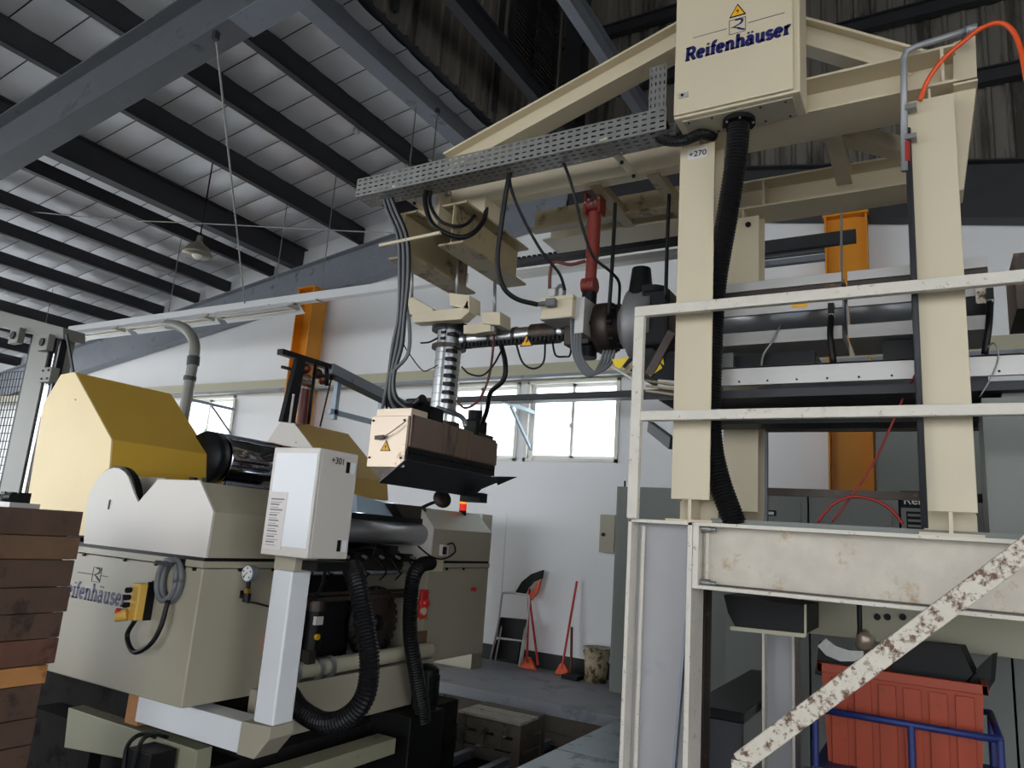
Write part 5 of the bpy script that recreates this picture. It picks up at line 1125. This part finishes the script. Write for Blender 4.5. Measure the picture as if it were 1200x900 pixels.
# blue cart
bcx = thing('cart', 'blue steel tube cart carrying the orange bin', 'cart', (-.25, 4.9, 0))
zc1, zc2 = P(1060, 848, Y=YBn-.1).z, P(1060, 893, Y=YBn-.1).z
xl_, xr2 = P(955, 836, Y=YBn-.1).x, P(1172, 870, Y=YBn-.1).x
MB().tube([V(xl_, YBn-.1, zc1), V(xr2, YBn-.1, zc1)], .018, 10).build('front_bar', 'cart_blue', bcx); MB().tube([V(xr2, YBn-.1, zc1), V(xr2, YBn+.68, zc1)], .018, 10).build('side_bar', 'cart_blue', bcx); MB().tube([V(xl_, YBn-.1, zc1), V(xl_, YBn+.68, zc1)], .018, 10).build('side_bar', 'cart_blue', bcx); MB().tube([V(xl_, YBn+.68, zc1), V(xr2, YBn+.68, zc1)], .018, 10).build('rear_bar', 'cart_blue', bcx)
for x in (xl_, (xl_+xr2)/2+.04, xr2): MB().cyl((x, YBn-.1, .2), (x, YBn-.1, zc1), .018, 10).build('upright', 'cart_blue', bcx); MB().cyl((x, YBn+.68, .2), (x, YBn+.68, zc1), .018, 10).build('upright', 'cart_blue', bcx)
MB().box(xl_-.02, xr2+.02, YBn-.12, YBn+.7, zc2-.1, min(zc2, bz-.01)).build('deck', 'cart_blue', bcx, .006)
for x in (xl_+.1, xr2-.1):
    for y in (YBn, YBn+.55): MB().cyl((x, y-.02, .08), (x, y+.02, .08), .08, 18).build('wheel', 'black', bcx); MB().box(x-.03, x+.03, y-.035, y+.035, .08, .22).build('caster_fork', 'zinc', bcx)
# beige control cabinet hanging under the deck
bc = thing('hanging_cabinet', 'beige cabinet fixed under the platform deck above the bin', 'cabinet', (-.3, 5.3, 1.3))
ya_, yb_ = 5.25, 5.6
zA = P(945, 742, Y=ya_).z; zB = 1.51
xA = P(943, 720, Y=ya_).x; xB = P(1004, 720, Y=ya_).x
MB().box(xA, xB, ya_, yb_, zA, zB).build('body', 'cabinet_beige', bc, .004)
MB().box(xB+.03, 2.3, ya_, yb_, zA-.0, zB).build('body', 'cabinet_beige', bc, .004)
for x in (1028, 1040, 1058): c = P(x, 723, Y=ya_); MB().cyl(c-V(0, .012, 0), c, .02, 12).build('cable_gland', 'black', bc)
MB().cyl((xB+.015, ya_+.02, zA-.1), (xB+.015, ya_+.02, zB), .012, 8).build('drain_pipe', 'dark_steel', bc)
c = P(1014, 752, Y=ya_); cb_ = MB().ball(c, .055, 8, 1.25)
for v in cb_.v: v += Vector((random.uniform(-.012, .012), random.uniform(-.012, .012), random.uniform(-.012, .012)))
tag(cb_.build('cloth_bundle', 'die_plate'), 'dirty cloth bundle hanging below the beige cabinet', 'cloth')
# black duct drum
dm = thing('blower_housing', 'black rounded blower housing hanging under the platform beam', 'blower', P(895, 742, Y=4.2))
zz_ = [P(848, 697, Y=4.2), P(944, 710, Y=4.2), P(944, 743, Y=4.2), P(862, 735, Y=4.2), P(853, 718, Y=4.2)]
MB().prism(zz_, (0, .5, 0)).build('housing', 'black', dm); MB().bar(P(856, 736, Y=4.19), P(944, 745, Y=4.19), .01, .02).build('bottom_edge', 'cabinet_beige', dm); MB().bar(P(944, 745, Y=4.19), P(944, 708, Y=4.19), .01, .02, (0, 1, 0)).build('side_edge', 'cabinet_beige', dm)
# dark bench behind the left column
be = thing('work_bench', 'dark covered bench in the shade behind the left platform column', 'bench', P(850, 880, Y=4.6))
xq = P(826, 830, Y=4.5).x; xz = P(872, 830, Y=4.5).x; zq = P(850, 828, Y=4.6).z
MB().box(xq-.1, xz, 4.5, 6.2, zq-.06, zq).build('top', 'black_sheet', be, .01); MB().box(xq-.1, xz-.02, 4.52, 4.55, .1, zq-.06).build('apron', 'dark_steel', be)
for y in (4.55, 6.1):
    for x in (xq, xz-.06): MB().box(x, x+.04, y, y+.04, 0, zq-.06).build('leg', 'dark_steel', be)
# row of grey switch cabinets beyond the platform and at the right
sw_ = thing('switch_cabinet', 'long row of grey switch cabinets beyond the platform', 'cabinet', (0, 7.2, 0))
zt4 = P(960, 578, Y=7.0).z
for k in range(6):
    x0_ = P(852, 600, Y=7.0).x+k*.72+(.2 if k > 2 else 0)*0
    d_ = MB().box(x0_, x0_+.705, 7.0, 7.5, 0, zt4+(0 if k < 3 else 0)).build('unit', 'cabinet_grey', sw_, .004); MB().box(x0_+.62, x0_+.65, 6.98, 7.0, zt4-.35, zt4-.1).build('handle', 'cabinet_grey', d_)
c = P(907, 602, Y=6.995); MB().box(c.x-.14, c.x+.02, 6.985, 7.0, c.z-.02, c.z+.03).build('meter', 'black', sw_); MB().box(c.x-.1, c.x+.0, 6.983, 6.986, c.z-.01, c.z+.015).build('meter_display', 'alu_strip', sw_)
c = P(1058, 578, Y=6.995); pl = MB().box(c.x-.02, c.x+.3, 6.99, 7.0, c.z-.12, c.z+.02).build('name_plate', 'black', sw_)
plain_text('Reifen', V(c.x, 6.989, c.z-.09), V(1, 0, 0), V(0, 0, 1), V(0, -1, 0), .07, 'white_paint', pl)
plain_text('+121', P(1032, 585, Y=6.998), V(1, 0, 0), V(0, 0, 1), V(0, -1, 0), .05, 'black', sw_)
gp = MB().box(c.x+.02, c.x+.28, 6.99, 7.0, c.z-.42, c.z-.15).build('vent_panel', 'black', sw_)
for k in range(6): MB().box(c.x+.03, c.x+.27, 6.982, 6.99, c.z-.41+k*.044, c.z-.39+k*.044).build('vent_slat', 'cabinet_grey', gp)
gr = thing('tall_cabinet', 'large dark grey cabinet behind the right gantry leg', 'cabinet', (.9, 8, 0))
x0_ = P(1026, 500, Y=7.9).x; MB().box(x0_, x0_+3.2, 7.9, 8.5, 0, P(1060, 470, Y=7.9).z).build('body', 'cabinet_grey', gr, .005); MB().box(x0_+1.5, x0_+1.51, 7.89, 7.9, .1, 3.3).build('door_joint', 'black', gr)
# grey cable duct seen behind the gantry
gd = thing('cable_duct', 'dark grey cable ducts beside the orange column at right', 'duct', P(930, 295, Y=6.5))
MB().box(P(850, 300, Y=6.5).x, P(1003, 275, Y=6.5).x, 6.5, 6.55, P(1003, 283, Y=6.5).z, P(1003, 268, Y=6.5).z).build('duct', 'dark_steel', gd)
for k in range(2): MB().box(P(800, 300, Y=6.6).x, P(966, 290, Y=6.6).x, 6.6, 6.66, P(966, 290, Y=6.6).z-.03-.08*k, P(966, 290, Y=6.6).z-.08*k+.02).build('duct', 'grey_steel', gd)
MB().cyl(P(986, 240, Y=6.4), P(986, 330, Y=6.4), .01, 8).build('rod', 'conduit', gd)
MB().cyl(P(958, 240, Y=6.5)+V(-.5, 0, 0), P(958, 300, Y=6.5)+V(-.5, 0, 0), .01, 8).build('rod', 'conduit', gd)
# cable carrier rail behind the boom
kr = thing('chain_rail', 'dark chain rail on a pale channel behind the boom', 'rail', P(700, 290, Y=6.0))
a = P(600, 306, Y=5.3); b = P(800, 273, Y=5.3)
MB().box(a.x, b.x, 5.3, 5.4, a.z-.03, a.z+.01).build('rail', 'dark_steel', kr)
for k in range(30): x = a.x+(b.x-a.x)*k/30; MB().box(x, x+(b.x-a.x)/50, 5.295, 5.33, a.z+.01, a.z+.03).build('chain_link', 'black', kr)
MB().box(a.x, b.x, 5.4, 5.5, a.z-.1, a.z-.05).build('channel', 'alu_strip', kr)

# ================================================================== LOOSE CABLES
bnd_ = thing('cable_bundle', 'thick black cable bundle dropping from the tray to the die', 'cable', P(460, 470, Y=3.75))
for k in range(8):
    dx = (k-3.5)*1.7
    cable('strand', [P(452+dx*.7, 224, Y=3.62), P(459+dx, 245, Y=3.6), P(472+dx, 278, Y=3.6), P(474+dx, 320, Y=3.62), P(471+dx*.7, 370, Y=3.65), P(466+dx, 405, Y=3.66), P(459+dx*.6, 440, Y=3.66), P(458+dx*1.2, 465, Y=3.68), P(466+dx*3, 480, Y=3.74)], (.012, .009, .007)[k % 3], 'rubber' if k % 3 else 'grey_cable', bnd_)
cable('strand', [P(474, 345, Y=3.66), P(480, 385, Y=3.66), P(478, 415, Y=3.66), P(466, 430, Y=3.66), P(458, 438, Y=3.66)], .013, 'grey_cable', bnd_)
MB().bar(P(445, 288, Y=3.6), P(516, 273, Y=3.6), .02, .02).build('strain_bar', 'cream', bnd_)
cable('black_cable', [P(503, 213, Y=3.62), P(498, 235, Y=3.6), P(505, 260, Y=3.6), P(520, 272, Y=3.62), P(540, 278, Y=3.68), P(556, 272, Y=3.75), P(567, 258, Y=3.85), P(570, 243, Y=3.95)], .018, label='thick black cable looping below the tray at the boom tip')
cable('black_cable', [P(507, 213, Y=3.63), P(504, 238, Y=3.62), P(515, 258, Y=3.62), P(533, 265, Y=3.66), P(548, 262, Y=3.75), P(558, 250, Y=3.9)], .012, label='thin black cable inside the loop at the boom tip')
cable('black_cable', [P(637, 183, Y=3.7), P(615, 192, Y=3.65), P(600, 197, Y=3.62), P(594, 220, Y=3.62), P(588, 260, Y=3.65), P(583, 305, Y=3.7), P(589, 335, Y=3.75), P(605, 350, Y=3.82), P(630, 357, Y=3.92)], .016, label='heavy black cable hanging from the tray to the junction box plug')
cable('black_cable', [P(596, 200, Y=3.64), P(600, 225, Y=3.66), P(615, 260, Y=3.75), P(635, 295, Y=3.85), P(655, 320, Y=3.95), P(662, 340, Y=4.02)], .01, label='thin black cable slanting down to the junction box lid')
cable('black_cable', [P(652, 180, Y=3.65), P(662, 195, Y=3.63), P(672, 225, Y=3.66), P(682, 265, Y=3.75), P(695, 300, Y=3.85), P(715, 318, Y=3.95), P(725, 330, Y=4.05), P(726, 345, Y=4.12), P(724, 372, Y=4.2)], .01, label='black cable curving past the red cylinder')
cable('black_rod', [P(721, 238, Y=4.1), P(719, 280, Y=4.1), P(716, 330, Y=4.1), P(713, 372, Y=4.15)], .013, label='straight black rod right of the red cylinder', cat='rod')
cable('black_rod', [P(784, 228, Y=4.0), P(782, 280, Y=4.0), P(780, 350, Y=4.0)], .012, label='straight black rod next to the left gantry leg', cat='rod')
cable('red_cable', [P(686, 306, Y=4.1), P(668, 310, Y=4.1), P(650, 307, Y=4.1), P(645, 318, Y=4.1), P(644, 340, Y=4.12)], .012, 'maroon', label='dark red hose from the red cylinder to the junction box')
cable('die_cable', [P(586, 400, Y=4.25), P(592, 425, Y=4.2), P(590, 445, Y=4.2), P(575, 460, Y=4.25), P(571, 480, Y=4.38), P(565, 497, Y=4.5)], .018, label='black cable bundle hanging right of the feed pipe onto the die')
cable('die_cable', [P(580, 335, Y=4.22), P(578, 405, Y=4.22), P(572, 445, Y=4.2), P(560, 470, Y=4.2), P(545, 478, Y=4.2), P(535, 470, Y=4.2)], .009, 'maroon', label='dark red cable hanging beside the feed pipe')
cable('die_cable', [P(604, 400, Y=4.24), P(612, 424, Y=4.2), P(625, 432, Y=4.2), P(637, 424, Y=4.2), P(639, 398, Y=4.24)], .007, label='thin cable loop below the melt pipe left of the plug leads')
cable('die_cable', [P(647, 398, Y=4.24), P(651, 416, Y=4.2), P(662, 418, Y=4.2), P(668, 416, Y=4.15), P(670, 400, Y=4.2)], .007, label='short cable loop below the melt pipe beside the junction box')
cable('sensor_cable', [P(541, 430, Y=4.18), P(550, 438, Y=4.16), P(565, 440, Y=4.16), P(578, 428, Y=4.16), P(588, 410, Y=4.2)], .007, label='thin black sensor cable right of the feed pipe')
cable('sensor_cable', [P(513, 396, Y=4.18), P(503, 401, Y=4.14), P(493, 402, Y=4.14)], .007, label='short sensor lead sticking out left of the feed pipe top')
cable('sensor_cable', [P(513, 428, Y=4.18), P(505, 432, Y=4.14), P(495, 434, Y=4.14), P(480, 415, Y=4.0), P(472, 400, Y=3.9), P(474, 380, Y=3.8)], .004, label='thin wire from the feed pipe to the cable bundle')
